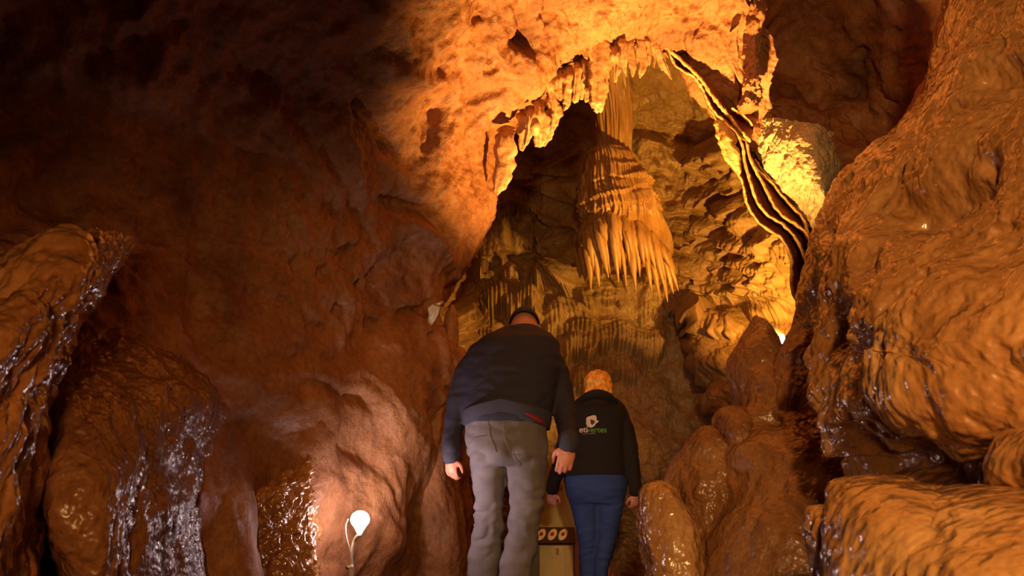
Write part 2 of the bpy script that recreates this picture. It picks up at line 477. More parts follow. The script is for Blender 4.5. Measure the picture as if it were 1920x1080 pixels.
# flowing folds of the lower left wall, running down to the right
fl = q[..., 0] * 0.75 + q[..., 2] * 0.55 - q[..., 1] * 0.15 + 0.25 * fbm(q * 0.8, 3, 40)
h += left_low * (0.045 * np.abs(perlin(np.stack([fl * 4.5, q[..., 2] * 0.7, q[..., 1] * 0.8], -1), 42)) * 2 + 0.02 * perlin(np.stack([fl * 16, q[..., 2] * 1.5, q[..., 1]], -1), 43))
for pts, r, am in [
    ([(972, -20, 5.6), (978, 30, 5.7), (992, 80, 5.8)], .045, -.15), ([(1004, 0, 5.7), (1008, 50, 5.8)], .03, .06), ([(968, 80, 5.7), (1000, 95, 5.85)], .035, -.08),
    ([(690, 203, 5.0), (728, 230, 5.1), (762, 272, 5.25)], .045, -.14), ([(760, 395, 5.35), (800, 405, 5.6), (850, 450, 5.9)], .05, -.12),
    ([(800, 430, 5.6), (840, 455, 5.8)], .05, .07), ([(1282, 15, 5.95), (1286, 95, 6.2)], .022, -.13), ([(955, 245, 6.15)], .05, -.2), ([(826, 585, 6.0), (815, 640, 6.0)], .05, -.22),
    ([(430, 100, 4.5), (480, 160, 4.6)], .06, -.08), ([(640, 40, 4.8), (720, 90, 5.0), (800, 80, 5.2)], .03, -.06), ([(820, 150, 5.4), (830, 190, 5.45)], .02, -.08),
    ([(700, 110, 4.9), (780, 150, 5.2), (870, 160, 5.5)], .04, .05), ([(560, 230, 4.8), (650, 330, 5.0), (700, 420, 5.2)], .05, -.06), ([(1330, 110, 6.3), (1336, 160, 6.4)], .025, -.1)]:
    h += line_feat(V, pts, r, am)
V = V + N_ * h[..., None]
F = grid_faces(NU, NVF)


def sub_grid(V, c0, c1):
    S = V[c0:c1 + 1]
    return S.reshape(-1, 3), grid_faces(S.shape[0], S.shape[1])


k1 = int(NU * 6.6 / 20); k2 = int(NU * 14.2 / 20)
v, f = sub_grid(V, 0, k1); wall_left = link('wall_left', new_mesh('wall_left', v, f, M_WALL), kind='structure')
v, f = sub_grid(V, k1, k2); ceiling = link('ceiling', new_mesh('ceiling', v, f, M_WALL), kind='structure')
v, f = sub_grid(V, k2, NU - 1); wall_right = link('wall_right', new_mesh('wall_right', v, f, M_WALL), kind='structure')

# floor
xs = np.linspace(-3, 4, 120); ys = np.linspace(-2.5, 12, 200)
X, Y = np.meshgrid(xs, ys, indexing='ij'); Z = np.zeros_like(X)
Z = 0.02 * fbm(np.stack([X, Y, Z], -1) * 1.5, 3, 5) - 0.01
link('floor', new_mesh('floor', np.stack([X, Y, Z], -1), grid_faces(120, 200)[:, ::-1], M_FLOOR), kind='structure')

# ------------------------------------------------------------------ rear chamber wall with its flowstone shelves
NUB, NVB = 540, 700
U, Vv = np.meshgrid(np.linspace(760, 1570, NUB), np.linspace(20, 1130, NVB), indexing='ij')
D = np.full_like(U, 10.2)
D += 0.7 * sst(1130, 1000, U) * sst(620, 480, Vv)
D -= 1.9 * np.clip((U - 1290) / 250, 0, 1.3) ** 1.3
D -= 2.0 * np.clip((230 - Vv) / 210, 0, 1) ** 1.6
D -= 0.9 * sst(520, 900, Vv)
D -= 0.9 * sst(900, 790, U)
xr = np.interp(Vv, [560, 620, 640, 680, 720, 760, 790, 830, 1130], [1290, 1312, 1310, 1298, 1310, 1325, 1342, 1350, 1350])
xr = xr + 5 * perlin(np.stack([Vv * 0.05, U * 0, U * 0], -1), 3)
D -= 0.6 * sst(-2, 14, U - xr) * sst(560, 640, Vv)
D = np.maximum(D, 7.6)
base = P(U, Vv, D)
wp = np.stack([U, Vv, 0 * U], -1) / 186.0            # metres on the wall, about
H = 0.16 * fbm(wp * 1.2, 3, 50) + 0.05 * fbm(wp * 5, 3, 55)
# wavy ledges all over
lw = Vv / 186 + 0.35 * fbm(wp * 1.1, 3, 60) + 0.06 * perlin(wp * 5, 66)
ph = (lw * 3.4) % 1.0
led = np.where(ph < 0.8, sst(0, 0.45, ph) * (0.7 + 0.3 * ph), sst(1.0, 0.8, ph))
zone_r = sst(1170, 1220, U) * sst(600, 480, Vv) * sst(230, 290, Vv)
zone_l = sst(1110, 1080, U) * sst(280, 330, Vv) * sst(560, 500, Vv)
H += (0.03 + 0.07 * zone_r + 0.05 * zone_l) * led * sst(700, 560, Vv)


def flute(U, Vv, period, seed, slant=0.0):
    w = U + slant * (Vv - 500) + 6 * fbm(np.stack([U * 0.02, Vv * 0.006, 0 * U], -1), 3, seed)
    x = w / period + 0.8 * perlin(np.stack([w / 60, Vv * 0.004, 0 * U], -1), seed + 5)
    r = np.abs(((x) % 1.0) - 0.5) * 2
    var = perlin(np.stack([np.floor(x) * 1.7 + 0.3, 0 * U + 0.37, 0 * U + seed], -1), seed + 9)
    return 1 - r ** 2, var


SHELVES = [
    # lip polyline, skirt length px, depth m, flute period px, flute strength, slant
    ([(1176, 276), (1200, 268), (1240, 282), (1290, 292), (1345, 284), (1400, 292)], 42, 0.40, 9, 0.2, 0),
    ([(1185, 340), (1230, 352), (1270, 345), (1310, 318), (1350, 305), (1400, 300)], 34, 0.26, 12, 0.2, 0.2),
    ([(1225, 388), (1270, 392), (1310, 372), (1350, 348), (1405, 330)], 38, 0.32, 12, 0.2, 0.2),
    ([(1250, 436), (1300, 428), (1350, 398), (1410, 372)], 46, 0.34, 11, 0.2, 0.2),
    ([(1270, 485), (1320, 470), (1370, 430), (1430, 405)], 70, 0.26, 13, 0.25, 0.2),
    ([(1290, 560), (1330, 540), (1380, 505), (1440, 470), (1480, 460)], 80, 0.25, 11, 0.3, 0.15),
    ([(1400, 560), (1430, 545), (1490, 520)], 75, 0.22, 9, 0.35, -0.2),
    ([(1195, 505), (1240, 490), (1290, 500)], 60, 0.30, 8, 0.7, 0),
    ([(1185, 570), (1230, 552), (1280, 560), (1320, 580)], 62, 0.25, 9, 0.5, 0),
    ([(1300, 620), (1340, 600), (1400, 600)], 50, 0.22, 12, 0.3, 0),
    ([(1300, 690), (1340, 670), (1390, 680)], 50, 0.22, 14, 0.3, 0),
    ([(1310, 750), (1340, 735), (1400, 740)], 60, 0.2, 14, 0.3, 0),
    ([(945, 335), (985, 318), (1030, 330), (1060, 300), (1090, 270)], 30, 0.30, 14, 0.15, 0),
    ([(940, 380), (975, 355), (1020, 362), (1075, 345)], 70, 0.30, 9, 0.35, 0),
    ([(925, 370), (940, 365), (962, 372)], 62, 0.35, 7, 0.8, 0),
    ([(975, 440), (1010, 420), (1060, 430)], 60, 0.3, 10, 0.5, 0),
    ([(880, 450), (915, 420), (958, 430)], 120, 0.35, 13, 0.4, 0),
    ([(870, 530), (930, 505), (985, 520)], 40, 0.25, 12, 0.3, 0),
    ([(984, 520), (1005, 498), (1040, 492), (1090, 520)], 74, 0.45, 8, 0.7, 0),
    ([(850, 600), (880, 566), (935, 545), (985, 560), (1022, 590)], 66, 0.50, 7.5, 0.9, 0),
    ([(852, 628), (900, 618), (945, 626)], 52, 0.3, 8, 0.7, 0),
    ([(1005, 640), (1040, 596), (1075, 580), (1120, 598)], 60, 0.40, 9, 0.6, 0),
    ([(1045, 655), (1090, 628), (1150, 612), (1205, 628), (1250, 640)], 68, 0.45, 8, 0.9, 0),
    ([(1065, 712), (1105, 682), (1150, 672), (1200, 690)], 58, 0.35, 8, 0.9, 0),
    ([(1085, 560), (1130, 545), (1180, 560)], 44, 0.3, 9, 0.5, 0),
]
UF, VF = U, Vv
for k, (lip, Ls, A, per, fs, sl) in enumerate(SHELVES):
    lp = smooth_curve(lip, 60)
    x0, x1 = lp[0, 0], lp[-1, 0]; e = min(26, (x1 - x0) * 0.3)
    i0, i1 = np.searchsorted(UF[:, 0], [x0 - 10, x1 + 10]); j0, j1 = np.searchsorted(VF[0], [lp[:, 1].min() - 45, lp[:, 1].max() + Ls * 1.8])
    U = UF[i0:i1, j0:j1]; Vv = VF[i0:i1, j0:j1]
    lip_v = np.interp(U, lp[:, 0], lp[:, 1]) + 7 * perlin(np.stack([U * 0.03, 0 * U, 0 * U], -1), 80 + k)
    win = sst(x0 - 6, x0 + e, U) * sst(x1 + 6, x1 - e, U)
    fr, var = flute(U, Vv, per, 100 + 7 * k, sl)
    grp = perlin(np.stack([U * 0.035, 0 * U + k, 0 * U], -1), 90)
    L_ = Ls * (0.72 + 0.22 * var + 0.16 * fr * fs + 0.5 * grp) * (0.45 + 0.55 * win)
    t = (Vv - lip_v) / L_
    top = 30.0
    prof = np.where(t < 0, sst(-top, 0, Vv - lip_v) ** 1.3, 1.0) * sst(1.04, 0.93 - 0.12 * fs, t)
    low = np.clip(t, 0, 1)
    H[i0:i1, j0:j1] += win * A * 0.42 * prof * (0.75 + 0.25 * np.sin(low * 2.2)) + win * prof * fs * 0.045 * (fr + .5 * var) * sst(-0.25, 0.3, t)
U, Vv = UF, VF
# fine vertical fluting on the right-hand curtain wall
fr, var = flute(U, Vv, 8, 300, -0.15)
H += 0.022 * fr * sst(1380, 1430, U) * sst(380, 450, Vv)
H += 0.010 * fbm(wp * 22, 3, 90, 0.6) + 0.006 * perlin(wp * 60, 95)
nrm = normals(base, C0)
BV = base + nrm * H[..., None]
wall_back = link('wall_back', new_mesh('wall_back', BV, grid_faces(NUB, NVB), M_CHAM), kind='structure')

# ------------------------------------------------------------------ central flowstone column
def ring_disp(V, f):
    """push ring vertices outward from each ring's centre by f"""
    c = V.mean(0, keepdims=True); r = V - c; r[..., 2] = 0
    r /= np.linalg.norm(r, axis=-1, keepdims=True) + 1e-9
    return V + r * f[..., None]


col_root = link('flowstone_column', None, label='tall fluted orange flowstone column with fringe of stalactites, middle of rear chamber wall', cat='flowstone')
col_root.location = Vector(P(1150, 520, 9.6)); col_root.empty_display_size = 0.1
nr, nv = 260, 150
Vp = blob([(120, 1100, 1172, 9.3, .26), (165, 1106, 1176, 9.4, .24), (215, 1112, 1184, 9.5, .22), (270, 1120, 1182, 9.55, .2), (330, 1126, 1182, 9.6, .2)], nv, nr)
an = np.linspace(0, 2 * math.pi, nr, endpoint=False)[:, None] * np.ones((1, nv))
pyy = np.linspace(0, 1, nv)[None, :] * np.ones((nr, 1))
f_ = 0.018 * np.abs(perlin(np.stack([an * 7, pyy * 2.2, 0 * an], -1), 5)) * 2 + 0.02 * perlin(np.stack([an * 2, pyy * 4, 0 * an], -1), 6) + 0.006 * perlin(np.stack([an * 20, pyy * 8, 0 * an], -1), 7)
child(col_root, 'pillar', *blob_mesh(ring_disp(Vp, f_)), M_COLM)
nr, nv = 340, 220
Vd = blob([(282, 1122, 1140, 9.5, .08), (288, 1108, 1160, 9.5, .22), (300, 1105, 1182, 9.5, .3), (330, 1105, 1196, 9.5, .34), (365, 1104, 1208, 9.5, .38),
           (395, 1102, 1228, 9.5, .42), (420, 1098, 1238, 9.52, .43), (445, 1093, 1248, 9.6, .38), (475, 1095, 1255, 9.75, .30), (505, 1105, 1250, 9.9, .2)], nv, nr)
an = np.linspace(0, 2 * math.pi, nr, endpoint=False)[:, None] * np.ones((1, nv))
py_ = np.linspace(282, 505, nv)[None, :] * np.ones((nr, 1))
xx = Vd[..., 0] * 195
wob = 9 * perlin(np.stack([xx * 0.03, 0 * an, an * 0.5], -1), 13) - 0.10 * np.abs(xx - 36)
f_ = np.zeros_like(an)
for y0, y1, a_ in ((286, 340, .02), (341, 374, .025), (366, 392, .05), (386, 416, .055), (408, 436, .035)):
    t = (py_ - wob + 9 * perlin(np.stack([xx * 0.02, 0 * an + y0, 0 * an], -1), 14) - y0) / (y1 - y0)
    f_ += a_ * sst(-0.05, 0.3, t) * sst(1.05, 0.85, t)
fl = np.abs(perlin(np.stack([an * 10 + 0.6 * perlin(np.stack([an * 2, py_ * .02, 0 * an], -1), 2), py_ * 0.012, 0 * an], -1), 17)) * 2
f_ += 0.045 * fl * (0.4 + 0.6 * sst(300, 430, py_)) + 0.008 * perlin(np.stack([an * 40, py_ * 0.1, 0 * an], -1), 18)
child(col_root, 'flowstone_dome', *blob_mesh(ring_disp(Vd, f_)), M_COLM)


def stal_mesh(path, rad, flat=0.6, n=14, seed=0, rough_=0.12, nseg=16):
    """hanging stone: fluted along its length, ragged at its end"""
    v, f = tube(path, rad, n, nseg, sx=flat)
    r = float(np.max(rad)); c = np.mean(path, 0)
    ax = crom(np.array(path, float), 40)
    z = v[:, 2]; o_ = np.argsort(ax[:, 2])
    cx = np.interp(z, ax[o_, 2], ax[o_, 0]); cy = np.interp(z, ax[o_, 2], ax[o_, 1])
    rd = v - np.stack([cx, cy, z], -1)
    an = np.arctan2(rd[:, 1] / max(flat, .2), rd[:, 0])
    fl_ = perlin(np.stack([np.cos(an) * 2.1 + seed, np.sin(an) * 2.1, z * 2.5], -1), seed) * 2.2 * rough_
    lump = fbm(v * 22 + seed * 3.1, 3, seed + 5) * rough_ * 1.3
    tipz = sst(np.quantile(z, .25), z.min(), z)
    v = v + rd * (fl_ + lump)[:, None]
    v[:, 2] += tipz * r * .5 * perlin(v * 40, seed + 8)
    return v, f


FR = [  # (top x, top y, tip x, tip y, half width px)
    (1099, 440, 1108, 545, 6.5), (1106, 432, 1124, 537, 6.5), (1113, 425, 1129, 520, 6), (1118, 420, 1141, 520, 6.5), (1128, 412, 1144, 512, 6),
    (1136, 405, 1147, 500, 5.5), (1144, 402, 1160, 530, 6), (1153, 402, 1163, 505, 4.5), (1160, 404, 1174, 536, 5), (1168, 408, 1180, 490, 4.5),
    (1176, 418, 1192, 541, 7.5), (1188, 416, 1200, 520, 6), (1196, 418, 1208, 500, 5.5), (1203, 425, 1222, 548, 6), (1212, 430, 1238, 563, 6),
    (1222, 440, 1246, 540, 5.5), (1230, 450, 1252, 566, 5.5), (1240, 462, 1263, 552, 5.5), (1248, 470, 1272, 545, 5), (1090, 470, 1098, 530, 6), (1084, 480, 1088, 522, 5.5)]
FR += [(a[0] * .5 + b[0] * .5, a[1] * .5 + b[1] * .5, a[2] * .5 + b[2] * .5 + random.uniform(-2, 2), (a[3] + b[3]) / 2 - random.uniform(25, 60), 6) for a, b in zip(FR[:18], FR[1:19])]
for k, (x0, y0, x1, y1, w) in enumerate(FR):
    dd = 9.06 + 0.16 * (abs((x0 + x1) / 2 - 1165) / 70) ** 2 + 0.03 * (k % 3)
    m = 9.0 / FPX
    path = [P(x0, y0, dd + .08), P(x0 * .7 + x1 * .3, y0 * .7 + y1 * .3, dd), P(x0 * .35 + x1 * .65 + 1, y0 * .3 + y1 * .7, dd), P(x1, y1, dd + .02)]
    v, f = stal_mesh(path, [w * m * 1.25, w * m * 1.25, w * m * .85, w * m * .14], 1.0, 14, k, 0.16, 18)
    child(col_root, 'stalactite', v, f, M_COLM)

# ------------------------------------------------------------------ stalactites and blades hanging from the arch
ARCH = [  # path [(x,y)...], half widths px, flatness, depth
    ([(1121, 70), (1122, 120), (1122, 165), (1120, 197)], [17, 21, 19, 14], .28, 6.2),
    ([(1156, 95), (1158, 120), (1154, 152)], [8, 8, 2], .6, 6.2),
    ([(1168, 78), (1170, 110), (1174, 142)], [6, 7, 1.5], .6, 6.15),
    ([(1181, 80), (1185, 115), (1187, 144)], [5, 6, 1.5], .6, 6.2),
    ([(1204, 76), (1208, 112), (1200, 144)], [9, 10, 2.5], .4, 6.2),
    ([(1214, 74), (1217, 100), (1217, 122)], [4, 4, 1.2], .7, 6.15),
    ([(1221, 74), (1227, 102), (1226, 125)], [5, 5, 1.2], .7, 6.2),
    ([(1234, 82), (1243, 116), (1259, 148)], [7, 8, 1.5], .5, 6.2),
    ([(1142, 70), (1141, 95), (1138, 122)], [6, 9, 5], .35, 6.3),
    ([(1148, 60), (1150, 80), (1147, 100)], [8, 8, 3], .5, 6.25),
    ([(1098, 70), (1096, 92), (1100, 108)], [7, 6, 3], .5, 6.2),
    ([(1108, 75), (1106, 95), (1110, 112)], [5, 5, 2], .5, 6.15),
    ([(1098, 118), (1094, 150), (1090, 182)], [8, 9, 4], .5, 6.25),
    ([(1083, 128), (1081, 160), (1078, 188)], [7, 8, 5], .5, 6.2),
    ([(1064, 138), (1062, 165), (1060, 190)], [8, 10, 7], .4, 6.2),
    ([(1048, 144), (1047, 165), (1050, 184)], [7, 8, 4], .5, 6.15),
    ([(1100, 165), (1100, 176), (1099, 187)], [5, 5, 4], .5, 6.3),
    ([(1030, 150), (1034, 180), (1041, 212)], [7, 6, 3], .6, 6.1),
    ([(1036, 185), (1038, 212), (1034, 241)], [9, 13, 6], .35, 6.2),
    ([(1063, 180), (1062, 194), (1058, 206)], [6, 5, 3], .5, 6.3),
    ([(1012, 205), (1014, 240), (1012, 270)], [12, 14, 8], .4, 6.2),
    ([(1028, 225), (1026, 250), (1019, 271)], [8, 8, 4], .4, 6.25),
    ([(983, 222), (984, 250), (978, 278)], [9, 9, 5], .4, 6.25),
    ([(995, 215), (992, 245), (986, 272)], [8, 7, 3], .4, 6.2),
    ([(950, 255), (948, 290), (940, 330), (932, 354)], [15, 18, 15, 10], .3, 6.15),
    ([(1195, 72), (1196, 100), (1194, 118)], [6, 6, 2], .5, 6.3),
    ([(1176, 76), (1178, 96), (1178, 112)], [5, 5, 2], .5, 6.3),
    ([(1241, 88), (1238, 112), (1242, 130)], [5, 5, 2], .5, 6.35),
]
for k, (pth, w, fl, dd) in enumerate(ARCH):
    m = dd / FPX
    path = [P(pth[0][0], pth[0][1] - 14, dd + .12)] + [P(x, y, dd) for x, y in pth]
    rr = [w[0] * m] + [a * m for a in w]
    big = w[0] > 12
    v, f = stal_mesh(path, rr, fl, 30, 40 + k, 0.40 if not big else 0.30, 34)
    child(ceiling, 'stalactite', v, f, M_STAL)

# hollow broken tube among them
v, f = tube([P(1003, 226, 6.05), P(1004, 236, 6.05), P(1004, 246, 6.07)], [.02, .034, .03], 16)
child(ceiling, 'stalactite', v, f, M_STAL)

# ------------------------------------------------------------------ drapery curtains on the right side of the arch
def curtain(edge, back, d0, d1, name='drapery', n=160, m=18, parent=None, thick=0.012, rim=0.009):
    A = smooth_curve([(*q, 0) for q in edge], n)[:, :2]; B = smooth_curve([(*q, 0) for q in back], n)[:, :2]
    t = np.linspace(0, 1, m)
    e = P(A[:, 0], A[:, 1], np.linspace(d0[0], d0[1], n)); b = P(B[:, 0], B[:, 1], np.linspace(d1[0], d1[1], n))
    S = e[:, None] * (1 - t[None, :, None]) + b[:, None] * t[None, :, None]
    s = np.linspace(0, 1, n)
    N1 = normals(S, C0)
    wv = 0.02 * perlin(S * 5, 71) + 0.006 * perlin(S * 22, 72)
    S1 = S + N1 * wv[..., None] + N1 * (thick / 2); S2 = S + N1 * wv[..., None] - N1 * (thick / 2)
    V = np.concatenate([S1.reshape(-1, 3), S2.reshape(-1, 3)])
    F = grid_faces(n, m).tolist(); k = n * m
    F += [[a[0] + k, a[3] + k, a[2] + k, a[1] + k] for a in F]
    for i in range(n - 1):
        F.append([i * m, (i + 1) * m, (i + 1) * m + k, i * m + k]); F.append([i * m + m - 1, i * m + m - 1 + k, (i + 1) * m + m - 1 + k, (i + 1) * m + m - 1])
    for j in range(m - 1):
        F.append([j, j + k, j + 1 + k, j + 1]); o = (n - 1) * m; F.append([o + j, o + j + 1, o + j + 1 + k, o + j + k])
    c = child(parent, name, V, F, M_DRAP)
    r = rim * (0.8 + 0.6 * np.abs(perlin(S1[:, 0] * 25, 73)))
    v, f = tube(S1[::2, 0] - 0 * N1[::2, 0], r[::2], 8, n // 2)
    v = v + 0.006 * np.stack([perlin(v * 40, 74), perlin(v * 40, 75), perlin(v * 40, 76)], -1)
    child(c, 'rim', v, f, M_RIM, label='pale crusted drapery edge')
    return c


dr = link('stone_drapery', None, label='bundle of thin translucent orange stone curtains along right side of the arch', cat='drapery')
dr.location = Vector(P(1450, 420, 6.5)); dr.empty_display_size = 0.1
c1 = [(1325, 190), (1336, 215), (1346, 250), (1362, 295), (1386, 335), (1396, 370), (1408, 398), (1430, 425), (1458, 447), (1476, 475), (1483, 510), (1487, 545), (1500, 571)]
c2 = [(1345, 205), (1372, 235), (1388, 275), (1398, 320), (1408, 348), (1424, 380), (1444, 405), (1469, 424), (1490, 447), (1503, 475), (1512, 510), (1520, 540), (1530, 575)]
c3 = [(1365, 222), (1392, 255), (1405, 295), (1425, 335), (1440, 360), (1451, 380), (1469, 403), (1488, 418), (1507, 437), (1521, 468), (1530, 500)]
c4 = [(1385, 240), (1402, 290), (1418, 318), (1444, 341), (1464, 367), (1480, 382), (1495, 395), (1507, 412), (1512, 444), (1526, 476), (1534, 500)]
c5 = [(1415, 300), (1432, 325), (1451, 343), (1485, 359), (1506, 372), (1520, 388), (1532, 402), (1545, 430)]
c6 = [(1420, 285), (1450, 315), (1480, 335), (1510, 350), (1530, 372), (1552, 410)]
sh = lambda c, dx, dy: [(x + dx, y + dy) for x, y in c]
curtain(c1, sh(c2, 6, -4), (6.4, 6.1), (6.7, 6.35), parent=dr)
curtain(c2, sh(c3, 8, -6) + [(1540, 560)], (6.38, 6.05), (6.8, 6.4), parent=dr)
curtain(c3, sh(c4, 12, -8), (6.38, 6.05), (6.8, 6.4), parent=dr)
curtain(c4, sh(c5, 10, -4), (6.38, 6.05), (6.8, 6.4), parent=dr)
curtain(c5, sh(c6, 8, -6), (6.38, 6.05), (6.8, 6.4), parent=dr, rim=.006)
e1 = [(1240, 88), (1268, 105), (1292, 125), (1315, 152), (1336, 182), (1352, 205), (1372, 228), (1390, 252), (1404, 268)]
e2 = [(1250, 100), (1272, 128), (1300, 143), (1316, 165), (1325, 190), (1340, 215), (1356, 228), (1372, 242), (1390, 262)]
curtain(e2, sh(e1, 8, 2), (6.25, 6.2), (6.5, 6.5), parent=dr, rim=.010)
e3 = [(1246, 80), (1275, 95), (1300, 112), (1325, 140), (1348, 168), (1366, 195), (1392, 222), (1408, 238)]
curtain(e1, sh(e3, 6, -4), (6.2, 6.15), (6.5, 6.45), parent=dr, rim=.012)
e4 = [(1372, 205), (1386, 212), (1400, 224), (1410, 236)]
curtain(e4, sh(e4, 10, -10), (6.1, 6.1), (6.4, 6.4), parent=dr, rim=.006)
# crusted blade where the curtains narrow
v, f = stal_mesh([P(1350, 232, 6.15), P(1362, 262, 6.12), P(1374, 295, 6.1), P(1386, 320, 6.1)], [.03, .055, .045, .012], .4, 20, 7, .3, 30)
child(dr, 'crusted_blade', v, f, M_RIM)

# pale rock face beside the curtains
def patch(rows, nu, nv, disp, toward=C0):
    G = np.array([[P(*q) for q in r] for r in rows])
    V = crom(crom(G, nu, 0), nv, 1)
    N1 = normals(V, toward)
    return V + N1 * disp(V)[..., None]


pf = patch([[(1385, 235, 6.8), (1400, 225, 6.45), (1460, 222, 6.2), (1520, 235, 5.95), (1560, 250, 6.4)],
            [(1395, 270, 6.7), (1412, 262, 6.40), (1465, 262, 6.1), (1530, 280, 5.8), (1575, 300, 6.3)],
            [(1415, 320, 6.7), (1430, 312, 6.35), (1480, 310, 6.0), (1548, 345, 5.7), (1600, 370, 6.2)],
            [(1450, 370, 6.7), (1470, 362, 6.30), (1510, 365, 5.95), (1566, 400, 5.65), (1610, 430, 6.2)],
            [(1500, 430, 6.7), (1515, 420, 6.30), (1545, 430, 6.0), (1590, 450, 5.8), (1630, 470, 6.3)]],
           220, 220, lambda V: 0.04 * fbm(V * 3, 3, 3) + 0.012 * fbm(V * 16, 4, 8, .65) - 0.02 * sst(0.3, .6, perlin(V * 14, 12)))
child(wall_right, 'rock_face', pf, grid_faces(220, 220), M_PALE, label='pale pitted rock face beside the stone curtains')

# vertical rock rib near top right of the arch
Vr = blob([(-40, 1400, 1440, 5.95, .14), (40, 1398, 1430, 6.0, .12), (110, 1404, 1420, 6.02, .08), (150, 1396, 1420, 5.98, .10), (185, 1388, 1418, 5.95, .10), (204, 1386, 1412, 5.95, .09)], 160, 120)
Vr = ring_disp(Vr, 0.05 * fbm(Vr * 8, 4, 6, .6))
child(wall_right, 'rock_rib', *blob_mesh(Vr), M_WALL)

# ------------------------------------------------------------------ left side rocks
def wet_disp(a=0.05, s=3.0, seed=0, stretch=(1, 1, 0.5), fine=1.0, feats=()):
    st = np.array(stretch)
    def fn(V):
        q = V + 0.10 * np.stack([fbm(V * 2, 2, seed + 1), fbm(V * 2, 2, seed + 2), fbm(V * 2, 2, seed + 3)], -1)
        h = (0.55 * a * billow(q * s * st, 2, seed, 0.4) + a * 1.3 * fbm(q * s * 0.4, 2, seed + 20)
             + 0.25 * a * fbm(q * s * 3.5 * st, 3, seed + 30, 0.5) * fine + 0.0045 * fbm(V * 32, 2, seed + 33, .6) * fine)
        for pts, r, am in feats: h = h + line_feat(V, pts, r, am)
        return h
    return fn


ol = patch([[(-500, 560, 3.2), (-200, 540, 2.9), (0, 478, 2.75), (100, 425, 2.75), (170, 412, 2.85), (222, 430, 3.1), (235, 445, 3.6)],
            [(-500, 600, 3.0), (-200, 580, 2.6), (0, 520, 2.45), (90, 470, 2.45), (160, 450, 2.6), (216, 462, 2.95), (232, 470, 3.6)],
            [(-500, 680, 2.7), (-200, 640, 2.3), (0, 580, 2.2), (80, 545, 2.25), (130, 530, 2.4), (190, 515, 2.75), (215, 515, 3.5)],
            [(-500, 740, 2.6), (-200, 720, 2.2), (-30, 660, 2.1), (40, 620, 2.2), (90, 605, 2.35), (128, 595, 2.65), (150, 590, 3.4)],
            [(-500, 850, 2.6), (-200, 820, 2.2), (-50, 760, 2.1), (0, 720, 2.2), (40, 700, 2.3), (88, 680, 2.6), (105, 670, 3.4)],
            [(-500, 1000, 2.6), (-200, 950, 2.2), (-60, 860, 2.1), (-10, 820, 2.2), (20, 790, 2.35), (56, 770, 2.6), (75, 760, 3.4)],
            [(-500, 1300, 2.7), (-200, 1250, 2.3), (-60, 1180, 2.2), (-10, 1160, 2.3), (20, 1150, 2.4), (48, 1140, 2.7), (70, 1130, 3.4)]],
           320, 300, wet_disp(0.045, 4.5, 3, (1, 1, .8)))
o = link('rock_outcrop', new_mesh('rock_outcrop', ol, grid_faces(320, 300), M_WET), label='knobbly wet brown rock outcrop jutting in from the left edge', cat='rock')
recentre(o)

bl = patch([[(20, 560, 3.9), (120, 570, 3.7), (260, 620, 3.9), (420, 700, 4.5), (560, 740, 5.0)],
            [(40, 690, 3.6), (95, 680, 3.2), (200, 680, 3.2), (350, 740, 3.7), (470, 800, 4.6)],
            [(30, 800, 3.6), (62, 770, 2.95), (150, 750, 2.85), (280, 800, 3.2), (440, 870, 4.5)],
            [(30, 900, 3.6), (55, 880, 2.85), (150, 860, 2.7), (270, 890, 3.05), (420, 930, 4.4)],
            [(40, 1000, 3.6), (80, 980, 2.85), (160, 970, 2.65), (280, 990, 3.05), (410, 1010, 4.3)],
            [(90, 1120, 3.6), (130, 1120, 2.9), (190, 1120, 2.7), (290, 1120, 3.1), (410, 1120, 4.2)],
            [(90, 1330, 3.7), (130, 1330, 3.0), (190, 1330, 2.8), (290, 1330, 3.2), (410, 1330, 4.2)]],
           300, 260, wet_disp(0.045, 3.2, 60, (1.2, 1, .6)))
o = link('boulder', new_mesh('boulder', bl, grid_faces(300, 260), M_WETD), label='big rounded wet brown boulder at lower left, below the jutting outcrop', cat='rock')
recentre(o)

# ledge with the glinting edge next to the small lamp
gl = patch([[(400, 930, 4.7), (440, 905, 4.5), (495, 890, 4.45), (550, 870, 4.5), (585, 835, 4.7), (600, 815, 5.1)],
            [(400, 960, 4.6), (440, 945, 4.35), (495, 925, 4.3), (550, 905, 4.4), (592, 885, 4.65), (612, 875, 5.1)],
            [(400, 1000, 4.6), (445, 995, 4.3), (505, 980, 4.35), (550, 960, 4.45), (600, 945, 4.65), (622, 940, 5.1)],
            [(410, 1060, 4.6), (455, 1050, 4.25), (510, 1040, 4.3), (555, 1010, 4.4), (598, 985, 4.6), (620, 975, 5.1)],
            [(410, 1150, 4.6), (455, 1140, 4.25), (510, 1130, 4.3), (555, 1120, 4.4), (598, 1100, 4.6), (620, 1080, 5.1)]],
           240, 240, wet_disp(0.045, 6, 81, (1, 1, 1), 1.6))
o = link('rock_ledge', new_mesh('rock_ledge', gl, grid_faces(240, 240), M_WET), label='crumbly wet rock ledge glinting just left of the small white lamp', cat='rock')
recentre(o)

# narrow spur standing in front of the chamber, left of the man
Vs = blob([(572, 845, 852, 6.0, .01), (585, 840, 854, 6.0, .03), (610, 832, 855, 6.0, .06), (660, 826, 856, 5.95, .10), (740, 800, 852, 5.85, .16), (840, 780, 850, 5.8, .2),
           (950, 770, 868, 5.75, .22), (1080, 760, 884, 5.7, .25), (1230, 750, 890, 5.7, .28)], 300, 130)
Vs = ring_disp(Vs, wet_disp(0.02, 6, 90, (1.3, 1, .35))(Vs) * sst(5, 60, np.arange(300))[None, :])
v, f = blob_mesh(Vs)
o = link('rock_spur', new_mesh('rock_spur', v, f, M_WALL), label='narrow upright rock spur rising to a point left of the man', cat='rock')
recentre(o)

